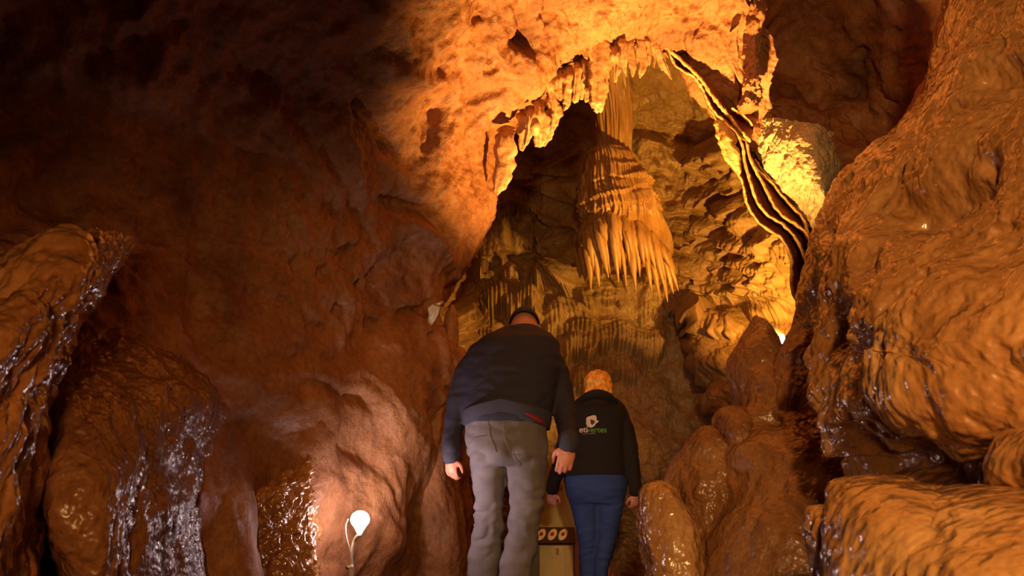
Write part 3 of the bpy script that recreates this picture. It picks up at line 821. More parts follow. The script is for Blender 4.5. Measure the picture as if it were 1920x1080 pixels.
# pale broken stone in the notch above the spur
def prism(pts, d, th, tilt=0.0):
    n = len(pts)
    fr_ = [P(x, y, d + tilt * (y - 590) / 100) for x, y in pts]; ctr = np.mean(fr_, 0)
    bk = [p_ + FWD * th for p_ in fr_]
    mid = ctr - FWD * 0.025 + np.array([0.01, 0, 0.01])
    V = fr_ + bk + [mid, ctr + FWD * th]
    F = [(i, (i + 1) % n, 2 * n) for i in range(n)] + [((i + 1) % n + n, i + n, 2 * n + 1) for i in range(n)] + [(i, i + n, (i + 1) % n + n, (i + 1) % n) for i in range(n)]
    return np.array(V), F


v, f = prism([(802, 578), (811, 571), (825, 576), (822, 588), (816, 600), (808, 612), (800, 602), (804, 590)], 5.68, 0.16)
v2, f2 = prism([(814, 570), (829, 564), (828, 570), (823, 575)], 5.7, 0.16)
M_CHIP = rock_mat('white_broken_stone', [(0.80, 0.72, 0.60), (0.90, 0.84, 0.74)], (0.5, 0.7), 12, 0.5, 90, speck=0.25)
o = link('stone_chip', new_mesh('stone_chip', *merge([(v, f), (v2, f2)]), M_CHIP, smooth=False), label='small white broken stone wedged in the notch left of the arch', cat='stone')
recentre(o)

# ------------------------------------------------------------------ right side rocks
rr_ = patch([
    [(1790, -250, 5.0), (1800, -250, 4.0), (1860, -260, 3.5), (1960, -260, 3.1), (2120, -260, 2.6), (2500, -260, 2.0)],
    [(1775, 0, 5.0), (1790, 0, 3.9), (1840, 0, 3.4), (1920, 0, 3.1), (2060, 0, 2.6), (2500, 0, 2.0)],
    [(1740, 140, 5.0), (1745, 140, 3.9), (1800, 130, 3.3), (1900, 120, 2.95), (2040, 110, 2.5), (2500, 130, 1.9)],
    [(1660, 260, 4.9), (1668, 265, 3.8), (1730, 260, 3.25), (1840, 240, 2.85), (2000, 240, 2.4), (2500, 260, 1.8)],
    [(1590, 350, 4.8), (1598, 350, 3.7), (1660, 360, 3.15), (1800, 360, 2.7), (1980, 370, 2.3), (2500, 380, 1.7)],
    [(1540, 420, 4.7), (1546, 418, 3.6), (1600, 450, 3.05), (1760, 480, 2.6), (1960, 490, 2.2), (2500, 500, 1.65)],
    [(1512, 520, 4.6), (1520, 520, 3.55), (1580, 540, 3.0), (1740, 580, 2.5), (1950, 600, 2.1), (2500, 620, 1.6)],
    [(1525, 620, 4.5), (1532, 620, 3.5), (1600, 640, 2.95), (1740, 680, 2.45), (1950, 700, 2.05), (2500, 720, 1.6)],
    [(1550, 690, 4.4), (1556, 690, 3.4), (1610, 710, 2.9), (1740, 750, 2.4), (1950, 790, 2.05), (2500, 800, 1.6)],
    [(1580, 760, 4.3), (1588, 760, 3.3), (1640, 780, 2.9), (1760, 820, 2.5), (1950, 860, 2.2), (2500, 880, 1.7)],
    [(1630, 830, 4.2), (1640, 835, 3.2), (1690, 850, 2.85), (1790, 870, 2.5), (1960, 900, 2.2), (2500, 950, 1.8)],
    [(1620, 950, 4.2), (1632, 950, 3.1), (1690, 950, 2.75), (1800, 960, 2.45), (1960, 990, 2.2), (2500, 1100, 1.9)],
    [(1600, 1330, 4.2), (1612, 1330, 3.1), (1690, 1330, 2.75), (1800, 1330, 2.5), (1960, 1330, 2.3), (2500, 1400, 1.9)]],
    540, 440, lambda V: 0.0 * V[..., 0])
# folds running from upper right down to lower left, and a few hollows
N1 = normals(rr_, C0)
q = rr_ + 0.12 * np.stack([fbm(rr_ * 1.8, 2, 1), fbm(rr_ * 1.8, 2, 2), fbm(rr_ * 1.8, 2, 3)], -1)
al = q[..., 0] * 0.70 + q[..., 2] * 0.35; ac = q[..., 0] * -0.45 + q[..., 2] * 0.8
dg_ = q[..., 0] * 0.78 - q[..., 2] * 0.62; dl_ = q[..., 0] * 0.62 + q[..., 2] * 0.78     # across / along the flow, which falls to the lower left
h = 0.030 * billow(np.stack([dg_ * 5.5, dl_ * 1.7, q[..., 1] * 2.2], -1), 2, 5, .5) + 0.075 * fbm(q * 1.5, 2, 8)
h += 0.012 * fbm(np.stack([dg_ * 17, dl_ * 7, q[..., 1] * 9], -1), 3, 15, .5) + 0.016 * np.abs(perlin(np.stack([dg_ * 9, dl_ * 2.4, q[..., 1] * 3], -1), 18))
h += 0.0055 * fbm(q * 30, 3, 19, .6) * (0.6 + 0.8 * sst(-.3, .4, perlin(q * 3, 29)))
h -= 0.03 * sst(.25, .6, perlin(q * 5.2, 44))
for pts, r, am in [
    ([(1556, 640, 3.35), (1575, 700, 3.25), (1612, 760, 3.1), (1648, 830, 3.0), (1662, 870, 3.0)], .055, .07),
    ([(1600, 610, 3.0), (1640, 680, 2.9), (1676, 740, 2.85), (1700, 800, 2.8), (1700, 870, 2.8)], .05, -.085),
    ([(1640, 650, 2.85), (1652, 612, 2.8), (1700, 596, 2.7), (1745, 610, 2.6)], .045, .05),
    ([(1700, 640, 2.7), (1690, 700, 2.75), (1712, 760, 2.75)], .03, -.03),
    ([(1736, 372, 2.85)], .095, -.16), ([(1705, 330, 2.95), (1760, 340, 2.85), (1800, 400, 2.75)], .04, .035),
    ([(1795, 330, 2.75), (1812, 420, 2.7), (1836, 520, 2.55), (1852, 610, 2.4)], .02, -.035),
    ([(1850, 300, 2.7), (1880, 380, 2.6), (1915, 430, 2.5)], .02, -.035), ([(1905, 170, 2.9)], .06, -.12), ([(1865, 120, 3.0)], .05, -.09),
    ([(1880, 200, 2.9), (1800, 260, 3.0), (1750, 300, 3.0), (1690, 400, 3.05), (1620, 500, 3.1)], .05, .045),
    ([(1800, 200, 3.1), (1720, 330, 3.2), (1650, 430, 3.15)], .03, -.04),
    ([(1560, 560, 3.2), (1600, 600, 3.1)], .03, -.03), ([(1770, 680, 2.45)], .30, .09),
    ([(1740, 560, 2.6), (1800, 620, 2.5), (1850, 700, 2.4)], .03, -.02),
    ([(1800, 860, 2.55), (1850, 840, 2.5), (1880, 790, 2.4)], .07, -.14), ([(1700, 855, 2.85), (1760, 880, 2.7)], .06, .05)]:
    h += line_feat(rr_, pts, r, am)
rr2 = rr_ + N1 * h[..., None]
o = link('rock_buttress', new_mesh('rock_buttress', rr2, grid_faces(540, 440), M_WET), label='huge wet orange rock buttress filling the right side of the picture', cat='rock')
recentre(o)


def rock_blob(name, rows, label, mat, nv=200, nr=220, disp=None, base_pow=2.2, cat='rock', group=None):
    Vb = blob(rows, nv, nr, base_pow)
    e = np.minimum(np.arange(nv), nv - 1 - np.arange(nv)); e = sst(0, nv * 0.06, e)
    Vb = ring_disp(Vb, disp(Vb) * (0.25 + 0.75 * e)[None, :])
    v, f = blob_mesh(Vb)
    o = link(name, new_mesh(name, v, f, mat), label=label, cat=cat, group=group)
    recentre(o)
    return o


# middle mound with two peaks
rock_blob('rock_mound', [(592, 1413, 1421, 4.75, .02), (602, 1403, 1432, 4.7, .07), (622, 1392, 1446, 4.65, .12), (650, 1380, 1462, 4.6, .17), (690, 1374, 1490, 4.55, .22), (740, 1386, 1530, 4.45, .28),
                         (790, 1382, 1660, 4.35, .34), (850, 1350, 1760, 4.2, .4), (930, 1330, 1800, 4.1, .46), (1010, 1310, 1800, 4.0, .5), (1120, 1300, 1800, 3.95, .55), (1260, 1290, 1800, 3.95, .55)],
          'broad brown rock mound with a rounded peak, right of the woman, below the chamber lamp', M_WETD, 260, 240, wet_disp(.045, 3.4, 110, (1.2, 1, .5), 1, [([(1492, 820, 4.1), (1480, 890, 4.05), (1462, 950, 3.95), (1455, 1000, 3.85)], .022, -.035), ([(1440, 800, 4.1)], .035, -.09), ([(1408, 770, 4.2), (1420, 830, 4.1), (1425, 900, 4.0)], .03, .04), ([(1380, 900, 4), (1370, 1000, 3.9)], .04, -.05), ([(1560, 800, 4.1), (1620, 880, 4.0)], .05, -.05)]))
rock_blob('rock_shoulder', [(560, 1502, 1530, 4.5, .05), (590, 1492, 1560, 4.45, .12), (630, 1472, 1590, 4.4, .2), (670, 1450, 1610, 4.35, .26), (740, 1440, 1640, 4.3, .32), (840, 1450, 1680, 4.2, .38), (1000, 1460, 1700, 4.1, .42), (1260, 1460, 1700, 4.1, .42)],
          'dull brown rock shoulder hiding the chamber lamp, against the right buttress', M_WETD, 220, 220, wet_disp(.04, 3.6, 130, (1.2, 1, .5)))
rock_blob('stalagmite', [(902, 1226, 1246, 4.15, .04), (910, 1214, 1262, 4.12, .10), (930, 1204, 1278, 4.1, .15), (965, 1198, 1296, 4.08, .19), (1010, 1200, 1308, 4.05, .22), (1060, 1204, 1316, 4.03, .24), (1130, 1206, 1330, 4.0, .26), (1240, 1206, 1340, 4.0, .28)],
          'low rounded wet stalagmite nearest the woman, lower right of her', M_WET, 200, 200, wet_disp(.028, 6, 150, (1, 1, .6)), cat='stalagmite')
rock_blob('stalagmite', [(800, 1312, 1340, 4.3, .05), (815, 1298, 1362, 4.28, .12), (850, 1278, 1385, 4.25, .18), (900, 1262, 1400, 4.22, .22), (960, 1262, 1410, 4.2, .26), (1060, 1268, 1430, 4.15, .3), (1240, 1270, 1430, 4.1, .3)],
          'lumpy tapering stalagmite between the lowest stalagmite and the peaked mound', M_WETD, 200, 200, wet_disp(.035, 5, 170, (1, 1, .6)), cat='stalagmite')
rock_blob('small_rock', [(762, 1362, 1392, 4.35, .04), (770, 1348, 1402, 4.3, .09), (790, 1340, 1410, 4.25, .13), (820, 1342, 1412, 4.2, .15), (860, 1352, 1410, 4.2, .15), (900, 1365, 1405, 4.25, .10)],
          'small rounded rock on the left flank of the peaked mound', M_WETD, 120, 130, wet_disp(.02, 7, 190, (1, 1, .8)))
# foreground lumps, bottom right
rock_blob('rock_lump', [(946, 1530, 1560, 2.35, .02), (956, 1518, 1572, 2.32, .06), (985, 1511, 1582, 2.3, .09), (1030, 1517, 1588, 2.28, .10), (1080, 1528, 1595, 2.27, .11), (1180, 1540, 1600, 2.27, .11)],
          'slim rounded rock lump at bottom, left of the larger bright lump', M_WET, 140, 150, wet_disp(.016, 8, 210, (1, 1, .7)))
rock_blob('rock_lump', [(890, 1620, 1670, 2.35, .04), (900, 1590, 1700, 2.3, .10), (925, 1574, 1728, 2.2, .16), (970, 1570, 1765, 2.12, .22), (1030, 1580, 1800, 2.05, .26), (1100, 1585, 1830, 2.0, .28), (1240, 1590, 1840, 2.0, .28)],
          'bright orange rounded rock lump at bottom right, in front of the buttress', M_WET, 220, 220, wet_disp(.03, 5, 230, (1, 1, .7)))
rock_blob('rock_lump', [(908, 1820, 1880, 2.2, .05), (920, 1780, 1950, 2.1, .14), (950, 1740, 2050, 1.95, .22), (1000, 1710, 2150, 1.85, .3), (1080, 1690, 2200, 1.75, .34), (1240, 1690, 2200, 1.7, .34)],
          'wide low foreground rock in the bottom right corner', M_WET, 200, 260, wet_disp(.04, 4, 250, (1, 1, .7)))
rock_blob('rock_lump', [(770, 1940, 1990, 2.2, .05), (790, 1900, 2060, 2.1, .14), (830, 1872, 2120, 2.02, .2), (880, 1868, 2150, 1.98, .24), (920, 1880, 2150, 2.0, .22), (950, 1910, 2100, 2.05, .1)],
          'smooth rock bulge at the right edge, above the corner rock', M_WET, 160, 200, wet_disp(.03, 4, 270, (1, 1, .8)))

# ------------------------------------------------------------------ chamber lamp seen through the gap
M_LENS = plain('lamp_lens_glow', (1, 1, 1), 0.3, emit=(0.92, 0.95, 1.0), estr=9)
M_BLACK = plain('black_metal', (0.06, 0.06, 0.06), 0.4, 0.6)
cl = link('spotlight', None, label='small white-lensed spotlight peeping over the brown ridge right of the chamber', cat='lamp')
cc = P(1472, 640, 7.6); cl.location = Vector(cc)
ax = np.array([-0.75, 0.25, 0.6]); ax /= np.linalg.norm(ax)
v, f = tube([cc, cc + ax * .05, cc + ax * .11], [.04, .055, .06], 20); child(cl, 'housing', v, f, M_BLACK)
v, f = ellipsoid(P(1465, 637, 7.42), (.022, .012, .045), rot=Matrix.Rotation(math.radians(22), 3, 'Y')); child(cl, 'lens', v, f, M_LENS)
v, f = tube([cc - [0, 0, .05], cc - [0, 0, .4]], [.012, .012], 10); child(cl, 'bracket', v, f, M_BLACK)

# ------------------------------------------------------------------ small white lamp on its gooseneck
M_BULB = plain('lamp_bulb_glow', (1, 1, 1), 0.3, emit=(1.0, 0.78, 0.80), estr=75)
M_STEM = plain('cream_metal_stem', (0.75, 0.70, 0.62), 0.35, 0.4)
LD = 4.62
lm = link('garden_lamp', None, label='small glaring white lamp on a thin curved stem at lower left', cat='lamp')
lb = P(656, 1330, LD); lm.location = Vector(lb)
v, f = remesh([ellipsoid(P(675, 974, LD), (.044, .044, .040)), tube([P(675, 978, LD), P(674, 999, LD)], [.040, .012], 16)], 0.004, 6)
child(lm, 'bulb', v, f, M_BULB)
v, f = tube([P(673, 1003, LD), P(664, 1014, LD + .01), P(659, 1035, LD), P(659, 1062, LD)], [.010, .007, .007, .009], 12); child(lm, 'gooseneck', v, f, M_STEM)
v, f = tube([P(659, 1060, LD), P(657, 1200, LD), P(656, 1330, LD)], [.011, .011, .011], 12); child(lm, 'post', v, f, M_STEM)
v, f = tube([P(652, 974, LD), P(648, 985, LD), P(649, 1005, LD), P(655, 1028, LD), P(658, 1050, LD)], [.0035] * 5, 8); child(lm, 'cable', v, f, M_STEM)
v, f = box(P(657, 1063, LD), (.030, .022, .012)); child(lm, 'clamp', v, f, M_STEM)
v, f = ellipsoid(P(651, 1064, LD), (.008, .008, .009), 12, 8); child(lm, 'knob', v, f, M_BLACK)

light('garden_lamp_beam', 'SPOT', P(684, 972, LD + .06), (1.0, 0.78, 0.74), 22, 0.03, P(900, 790, 5.2), 140, 1.0)

# ------------------------------------------------------------------ display cabinet behind the woman
M_WOOD = plain('orange_wood', (0.55, 0.30, 0.12), 0.5, noise=0.25, nscale=8)
M_DWOOD = plain('dark_wood', (0.20, 0.10, 0.06), 0.5, noise=0.2, nscale=10)
M_CREAM = plain('cream_panel', (0.78, 0.72, 0.55), 0.6, noise=0.05)
M_BOARD = plain('pale_board', (0.66, 0.64, 0.46), 0.6, noise=0.08, nscale=6)
M_DISC = plain('cream_disc', (0.90, 0.85, 0.70), 0.5)
M_RED = plain('red_centre', (0.62, 0.10, 0.12), 0.5)
CD = 7.2
m1 = CD / FPX
cb = link('display_cabinet', None, label='cream and dark wood cabinet with red-centred discs, between man and woman', cat='cabinet')
cb.location = Vector((P(1030, 1080, CD)[0], P(1030, 1080, CD)[1] + .15, 0))
zt = P(1030, 990, CD)[2]; y0_ = P(1030, 1080, CD)[1]
X_ = lambda px: (px - 960) * m1
Z_ = lambda py: P(960, py, CD)[2]
v, f = box((X_(1036), y0_ + .16, (Z_(1022)) / 2 + .0), (X_(1084) - X_(990), .28, Z_(1022))); child(cb, 'carcass', v, f, M_DWOOD, smooth=False)
v, f = box((X_(1082), y0_ + .01, Z_(988) / 2), (.034, .05, Z_(988))); child(cb, 'side_post', v, f, M_WOOD, smooth=False)
v, f = box((X_(982), y0_ + .01, Z_(988) / 2), (.034, .05, Z_(988))); child(cb, 'side_post', v, f, M_WOOD, smooth=False)
# two cream faces meeting at a corner
a_, b_, c_ = X_(1012), X_(1056), X_(1075)
def slab(p0, p1, z0, z1, th):
    p0 = np.array(p0); p1 = np.array(p1); n = np.array([-(p1 - p0)[1], (p1 - p0)[0]]); n = n / np.linalg.norm(n) * th
    V = []
    for z in (z0, z1):
        V += [(*p0, z), (*p1, z), (*(p1 + n), z), (*(p0 + n), z)]
    return np.array(V), [(0, 3, 2, 1), (4, 5, 6, 7), (0, 1, 5, 4), (1, 2, 6, 5), (2, 3, 7, 6), (3, 0, 4, 7)]
v, f = slab((a_, y0_ - .01), (b_, y0_ - .07), .02, Z_(1023), .015); fp = child(cb, 'front_panel', v, f, M_CREAM, smooth=False)
v, f = slab((b_, y0_ - .07), (c_, y0_ - .02), .02, Z_(1023), .015); child(cb, 'side_panel', v, f, M_CREAM, smooth=False)
v, f = box((X_(1045), y0_ - .06, Z_(1034)), (.022, .016, .045)); child(fp, 'emblem', v, f, M_WOOD, smooth=False)
R_ = np.array(Matrix.Rotation(math.radians(-28), 3, 'X'))
sc_ = np.array((X_(1034), y0_ - .02, Z_(1004)))
v, f = box(sc_, (X_(1078) - X_(988), .015, .125), R_); st_ = child(cb, 'header_strip', v, f, M_DWOOD, smooth=False)
for px_ in (1015, 1036, 1056):
    cdn = sc_ + np.array((X_(px_) - X_(1034), 0, 0)) + R_ @ np.array((0, -.014, .0))
    rt = R_ @ np.array(Matrix.Rotation(math.radians(28), 3, 'Y'))
    v, f = ellipsoid(cdn, (.030, .007, .050), 24, 14, rt); dk = child(st_, 'disc', v, f, M_DISC)
    v, f = ellipsoid(cdn + R_ @ np.array((0, -.006, 0)), (.013, .005, .017), 16, 10, rt); child(dk, 'disc_centre', v, f, M_RED)
# leaning board behind
v, f = slab((X_(975), y0_ + .06), (X_(1094), y0_ + .06), Z_(988), Z_(868), .02)
v[4:, 0] += np.array([.0, -.12, -.12, 0]); v[4:, 1] += .12
child(cb, 'backboard', v, f, M_BOARD, smooth=False)
v, f = ellipsoid(P(1050, 913, CD + .02), (.02, .012, .028), 12, 8); child(cb, 'ornament', v, f, M_WOOD)

# ------------------------------------------------------------------ people
M_SKIN = plain('skin', (0.80, 0.52, 0.43), 0.5, noise=0.06, nscale=40)
M_NAVY = plain('navy_jacket', (0.14, 0.13, 0.21), 0.8, noise=0.12, nscale=120, bump=0.3)
M_NAVYRIB = plain('navy_rib_knit', (0.21, 0.20, 0.27), 0.85, noise=0.1, nscale=160, bump=0.4)
M_GREYJ = plain('washed_grey_jeans', (0.42, 0.39, 0.42), 0.85, noise=0.22, nscale=9, bump=0.2)
M_CAP = plain('dark_cap', (0.13, 0.12, 0.17), 0.8, noise=0.1)
M_BELT = plain('red_lining', (0.55, 0.08, 0.10), 0.7)
M_BRJ = plain('black_brown_fleece', (0.10, 0.065, 0.055), 0.9, noise=0.15, nscale=100, bump=0.3)
M_BLUEJ = plain('blue_jeans', (0.17, 0.25, 0.50), 0.85, noise=0.18, nscale=10, bump=0.2)
M_HAIR = plain('blond_hair', (0.95, 0.68, 0.28), 0.45, noise=0.45, nscale=30, bump=0.8)
M_SHOE = plain('dark_shoe', (0.10, 0.08, 0.07), 0.5)
M_STITCH = plain('jeans_seam', (0.46, 0.43, 0.43), 0.8)


def hand(wrist, direc, back, side, s=1.0, curl=0.9, wid=1.0):
    """palm, four fingers of different lengths and a thumb; direc = towards fingertips, back = back of the hand, side = towards thumb"""
    d = np.array(direc, float); d /= np.linalg.norm(d)
    b = np.array(back, float); b -= d * (b @ d); b /= np.linalg.norm(b)
    sd = np.cross(d, b); sd = sd * (1 if sd @ np.array(side, float) > 0 else -1)
    w = np.array(wrist, float)
    parts = [tube([w - d * .03 * s, w + d * .02 * s], [.029 * s, .031 * s], 14)]
    R = np.stack([sd, b, d], 1)
    parts.append(ellipsoid(w + d * .05 * s, (.042 * s * wid, .019 * s, .052 * s), rot=R))
    L = [.068, .078, .073, .058]
    for i in range(4):
        o_ = w + d * (.085 - .004 * abs(i - 1)) * s + sd * (.031 - .0205 * i) * s * wid
        ln = L[i] * s; c = curl * (1 + .08 * i); pts = [o_ - d * .03 * s, o_]
        ang = 0; pos = o_
        for k, fr_ in enumerate((.45, .32, .23)):
            ang += c * (.75 if k == 0 else .9)
            dv = d * math.cos(ang) - b * math.sin(ang)
            pos = pos + dv * ln * fr_; pts.append(pos)
        parts.append(tube(pts, np.array([.0095, .0095, .0088, .008, .0068]) * s, 10, 20))
    o_ = w + d * .025 * s + sd * .030 * s
    t1 = o_ + (d * .6 + sd * .65 - b * .35) * .032 * s; t2 = t1 + (d * .85 + sd * .15 - b * .45) * .030 * s; t3 = t2 + (d * .85 - sd * .1 - b * .5) * .024 * s
    parts.append(tube([o_ - sd * .01 * s, t1, t2, t3], np.array([.015, .0125, .0105, .008]) * s, 10, 18))
    return parts


def wrinkle(V, F, amp=0.006, s=14, seed=0, st=(0.6, 0.6, 1.6), band=None):
    N1 = vnormals(V, F)
    q = V * np.array(st) * s
    q = q + 0.5 * np.stack([perlin(V * 5, seed + 1), perlin(V * 5, seed + 2), perlin(V * 5, seed + 3)], -1)
    w = np.abs(perlin(q, seed)) * 2 - .6 + 0.4 * perlin(q * 2.1, seed + 7)
    k = 1.0 if band is None else band(V)
    return V + N1 * (amp * w * k)[:, None]


def shoe(c, s=1.0):
    c = np.array(c)
    return remesh([ellipsoid(c + [0, .09 * s, .035 * s], (.048 * s, .15 * s, .04 * s)), ellipsoid(c + [0, .0, .06 * s], (.042 * s, .06 * s, .06 * s)), box(c + [0, .07 * s, .012], (.085 * s, .27 * s, .02))], .008, 4)


# ---- man
MD = 5.1
px5 = MD / FPX
hipL, hipR = P(918, 850, 5.1), P(978, 850, 5.1)
kneeL, kneeR = P(914, 990, 5.08), P(984, 990, 5.02)
ankL = P(902, 1165, 5.15); ankR = P(957, 1165, 4.95)
ankL[2] = .09; ankR[2] = .09
headc = P(983, 617, 5.44)
tilt = np.array(Matrix.Rotation(math.radians(-38), 3, 'X'))
parts = [ellipsoid(headc, (.078, .095, .108), 28, 20, tilt)]
fwd_h = tilt @ np.array([0, 1, 0]); up_h = tilt @ np.array([0, 0, 1])
parts.append(ellipsoid(headc + fwd_h * .045 - up_h * .045, (.062, .062, .07), rot=tilt))            # jaw
parts.append(tube([headc + fwd_h * .09 + up_h * .02, headc + fwd_h * .118 - up_h * .022], [.010, .016], 10))  # nose
for s_ in (-1, 1):
    parts.append(ellipsoid(headc + np.array([s_ * .080, 0, 0]) - up_h * .012 - fwd_h * .005, (.010, .022, .032), 14, 10, tilt @ np.array(Matrix.Rotation(s_ * .35, 3, 'Z'))))
    parts.append(ellipsoid(headc + np.array([s_ * .03, 0, 0]) + fwd_h * .088 + up_h * .012, (.016, .012, .010), 10, 8, tilt))
parts.append(ellipsoid(headc + fwd_h * .098 - up_h * .058, (.026, .012, .009), 12, 8, tilt))         # lips
neck0 = P(972, 645, 5.30)
parts.append(tube([neck0, headc - up_h * .05 - fwd_h * .01], [.068, .062], 16))
parts.append(tube([P(962, 665, 5.28), P(955, 720, 5.2), P(950, 790, 5.13), P(948, 825, 5.12)], [.12, .13, .13, .11], 20))
parts.append(tube([P(905, 670, 5.26), P(1030, 672, 5.26)], [.045, .045], 16))
AL = [P(896, 668, 5.27), P(866, 745, 5.2), P(847, 815, 5.1), P(846, 854, 5.04)]
AR = [P(1040, 670, 5.27), P(1058, 745, 5.2), P(1064, 800, 5.08), P(1065, 832, 4.98)]
parts.append(tube(AL, [.045, .040, .034, .029], 14)); parts.append(tube(AR, [.045, .040, .034, .029], 14))
parts.append(tube([hipL, kneeL, ankL], [.06, .055, .042], 16)); parts.append(tube([hipR, kneeR, ankR], [.06, .055, .042], 16))
for a_ in (ankL, ankR):
    parts.append(tube([a_ + [0, -.02, -.03], a_ + [0, .17, -.055]], [.04, .03], 12))
parts += hand(P(846, 857, 5.03), (0.02, .10, -1), (-.5, -.85, 0), (.9, .2, 0), .88, .62)
parts += hand(P(1066, 834, 4.98), (-.22, -.05, -1), (.05, -1, .1), (-1, 0, 0), 1.08, .55)
v, f = remesh(parts, .0055, 3, .5)
man = link('person', new_mesh('person', v, f, M_SKIN), label='large man in navy jacket, grey jeans and dark cap, walking away bent forward', cat='person')
recentre(man, (P(950, 1000, 5.08)[0], 5.05, 0))

tor = blob([(610, 952, 998, 5.36, .05), (616, 940, 1012, 5.35, .085), (628, 914, 1034, 5.32, .12), (640, 896, 1046, 5.29, .15), (665, 882, 1052, 5.26, .165), (700, 874, 1050, 5.22, .18), (745, 870, 1040, 5.17, .19), (780, 868, 1033, 5.13, .19), (797, 869, 1030, 5.12, .185)], 60, 56, 2.5)
jp = [blob_mesh(tor)]
jp.append(tube([P(905, 668, 5.27), P(880, 705, 5.24), P(863, 750, 5.19), P(851, 800, 5.12), P(846, 832, 5.06), P(846, 848, 5.04)], [.085, .082, .068, .053, .048, .045], 20))
jp.append(tube([P(1020, 664, 5.27), P(1040, 705, 5.24), P(1054, 750, 5.19), P(1062, 795, 5.10), P(1064, 815, 5.04), P(1065, 826, 5.0)], [.085, .082, .066, .057, .052, .050], 20))
v, f = remesh(jp, .009, 6, .5)
v = wrinkle(v, f, .006, 9, 3)
child(man, 'jacket', v, f, M_NAVY)
# ribbed hem and cuffs
Hm = blob([(764, 868, 1035, 5.13, .194), (778, 867, 1034, 5.13, .196), (793, 869, 1031, 5.13, .193)], 10, 90, 2.5)
# hem drops to the right side of the back
dz = np.interp(Hm[..., 0], [P(868, 780, MD)[0], P(940, 780, MD)[0], P(1032, 780, MD)[0]], [-.02, .025, -.035])
Hm[..., 2] += dz
nr_, nv_ = Hm.shape[:2]
rb = 0.002 * np.sin(np.arange(nr_) * math.pi)[:, None] * np.ones((1, nv_))
child(man, 'hem_band', *blob_mesh(ring_disp(Hm, rb)), M_NAVYRIB)
v, f = tube([P(846, 845, 5.05), P(846, 857, 5.035)], [.047, .044], 20); child(man, 'cuff', v, f, M_NAVYRIB)
v, f = tube([P(1065, 824, 5.0), P(1066, 835, 4.985)], [.054, .051], 20); child(man, 'cuff', v, f, M_NAVYRIB)
v, f = tube([P(944, 621, 5.29), P(964, 613, 5.25), P(985, 616, 5.26), P(1008, 626, 5.31)], [.010, .011, .011, .010], 12); child(man, 'collar', v, f, M_NAVYRIB)
# jeans
jn = [blob_mesh(blob([(770, 874, 1026, 5.13, .155), (800, 872, 1026, 5.12, .175), (830, 872, 1026, 5.1, .185), (855, 876, 1026, 5.08, .18), (878, 884, 1024, 5.08, .15)], 30, 48, 2.5))]
def leg(rows): return blob_mesh(blob(rows, 60, 36, 2.2))
jn.append(leg([(835, 874, 950, 5.1, .13), (870, 879, 950, 5.09, .125), (905, 885, 946, 5.08, .11), (950, 889, 946, 5.06, .092), (985, 886, 944, 5.06, .085), (1035, 878, 939, 5.08, .08), (1080, 875, 933, 5.1, .075), (1150, 878, 928, 5.12, .068), (1195, 880, 924, 5.14, .065)]))
jn.append(leg([(835, 948, 1026, 5.08, .13), (880, 948, 1026, 5.06, .13), (910, 952, 1024, 5.04, .115), (950, 954, 1020, 5.02, .10), (985, 953, 1014, 5.0, .09), (1035, 942, 1005, 4.98, .082), (1080, 934, 995, 4.97, .078), (1150, 930, 985, 4.96, .07), (1195, 932, 982, 4.96, .065)]))
v, f = remesh(jn, .0085, 5, .5)
kz = P(950, 985, MD)[2]
v = wrinkle(v, f, .015, 8, 23, (.9, .5, 1.7), lambda V: .35 + .9 * np.exp(-((V[:, 2] - kz - .04) / .12) ** 2) + .5 * np.exp(-((V[:, 2] - kz - .34) / .05) ** 2))
jm = child(man, 'jeans', v, f, M_GREYJ)
# seams and pocket edges lie on the cloth
def on_cloth(pts, d, r, name, mat, par, srcv):
    out = []
    for x, y in smooth_curve([(a, b, 0) for a, b in pts], 24)[:, :2]:
        p_ = P(x, y, d)
        dxz = (srcv[:, 0] - p_[0]) ** 2 + (srcv[:, 2] - p_[2]) ** 2
        near = dxz < .012 ** 2
        yy = srcv[near, 1].min() if near.any() else p_[1]
        out.append((p_[0], yy - .001, p_[2]))
    v, f = tube(out, [r] * len(out), 6, 40)
    child(par, name, v, f, mat)
on_cloth([(914, 782), (915, 800), (920, 825), (930, 850)], 4.95, .0016, 'seam', M_STITCH, jm, v)
on_cloth([(944, 800), (947, 825), (958, 850), (972, 876)], 4.95, .0014, 'pocket_edge', M_STITCH, jm, v)
on_cloth([(876, 832), (890, 822), (912, 818)], 4.95, .0013, 'pocket_edge', M_STITCH, jm, v)
on_cloth([(960, 855), (985, 856), (1000, 855)], 4.95, .0013, 'pocket_edge', M_STITCH, jm, v)
rl = [P(988, 776, 4.93), P(1004, 783, 4.95), P(1016, 791, 4.98), P(1026, 800, 5.05)]
v2, f2 = tube(rl, [.006, .010, .010, .006], 8, sx=.5); child(man, 'red_lining', v2, f2, M_BELT, label='strip of red lining below the jacket hem')
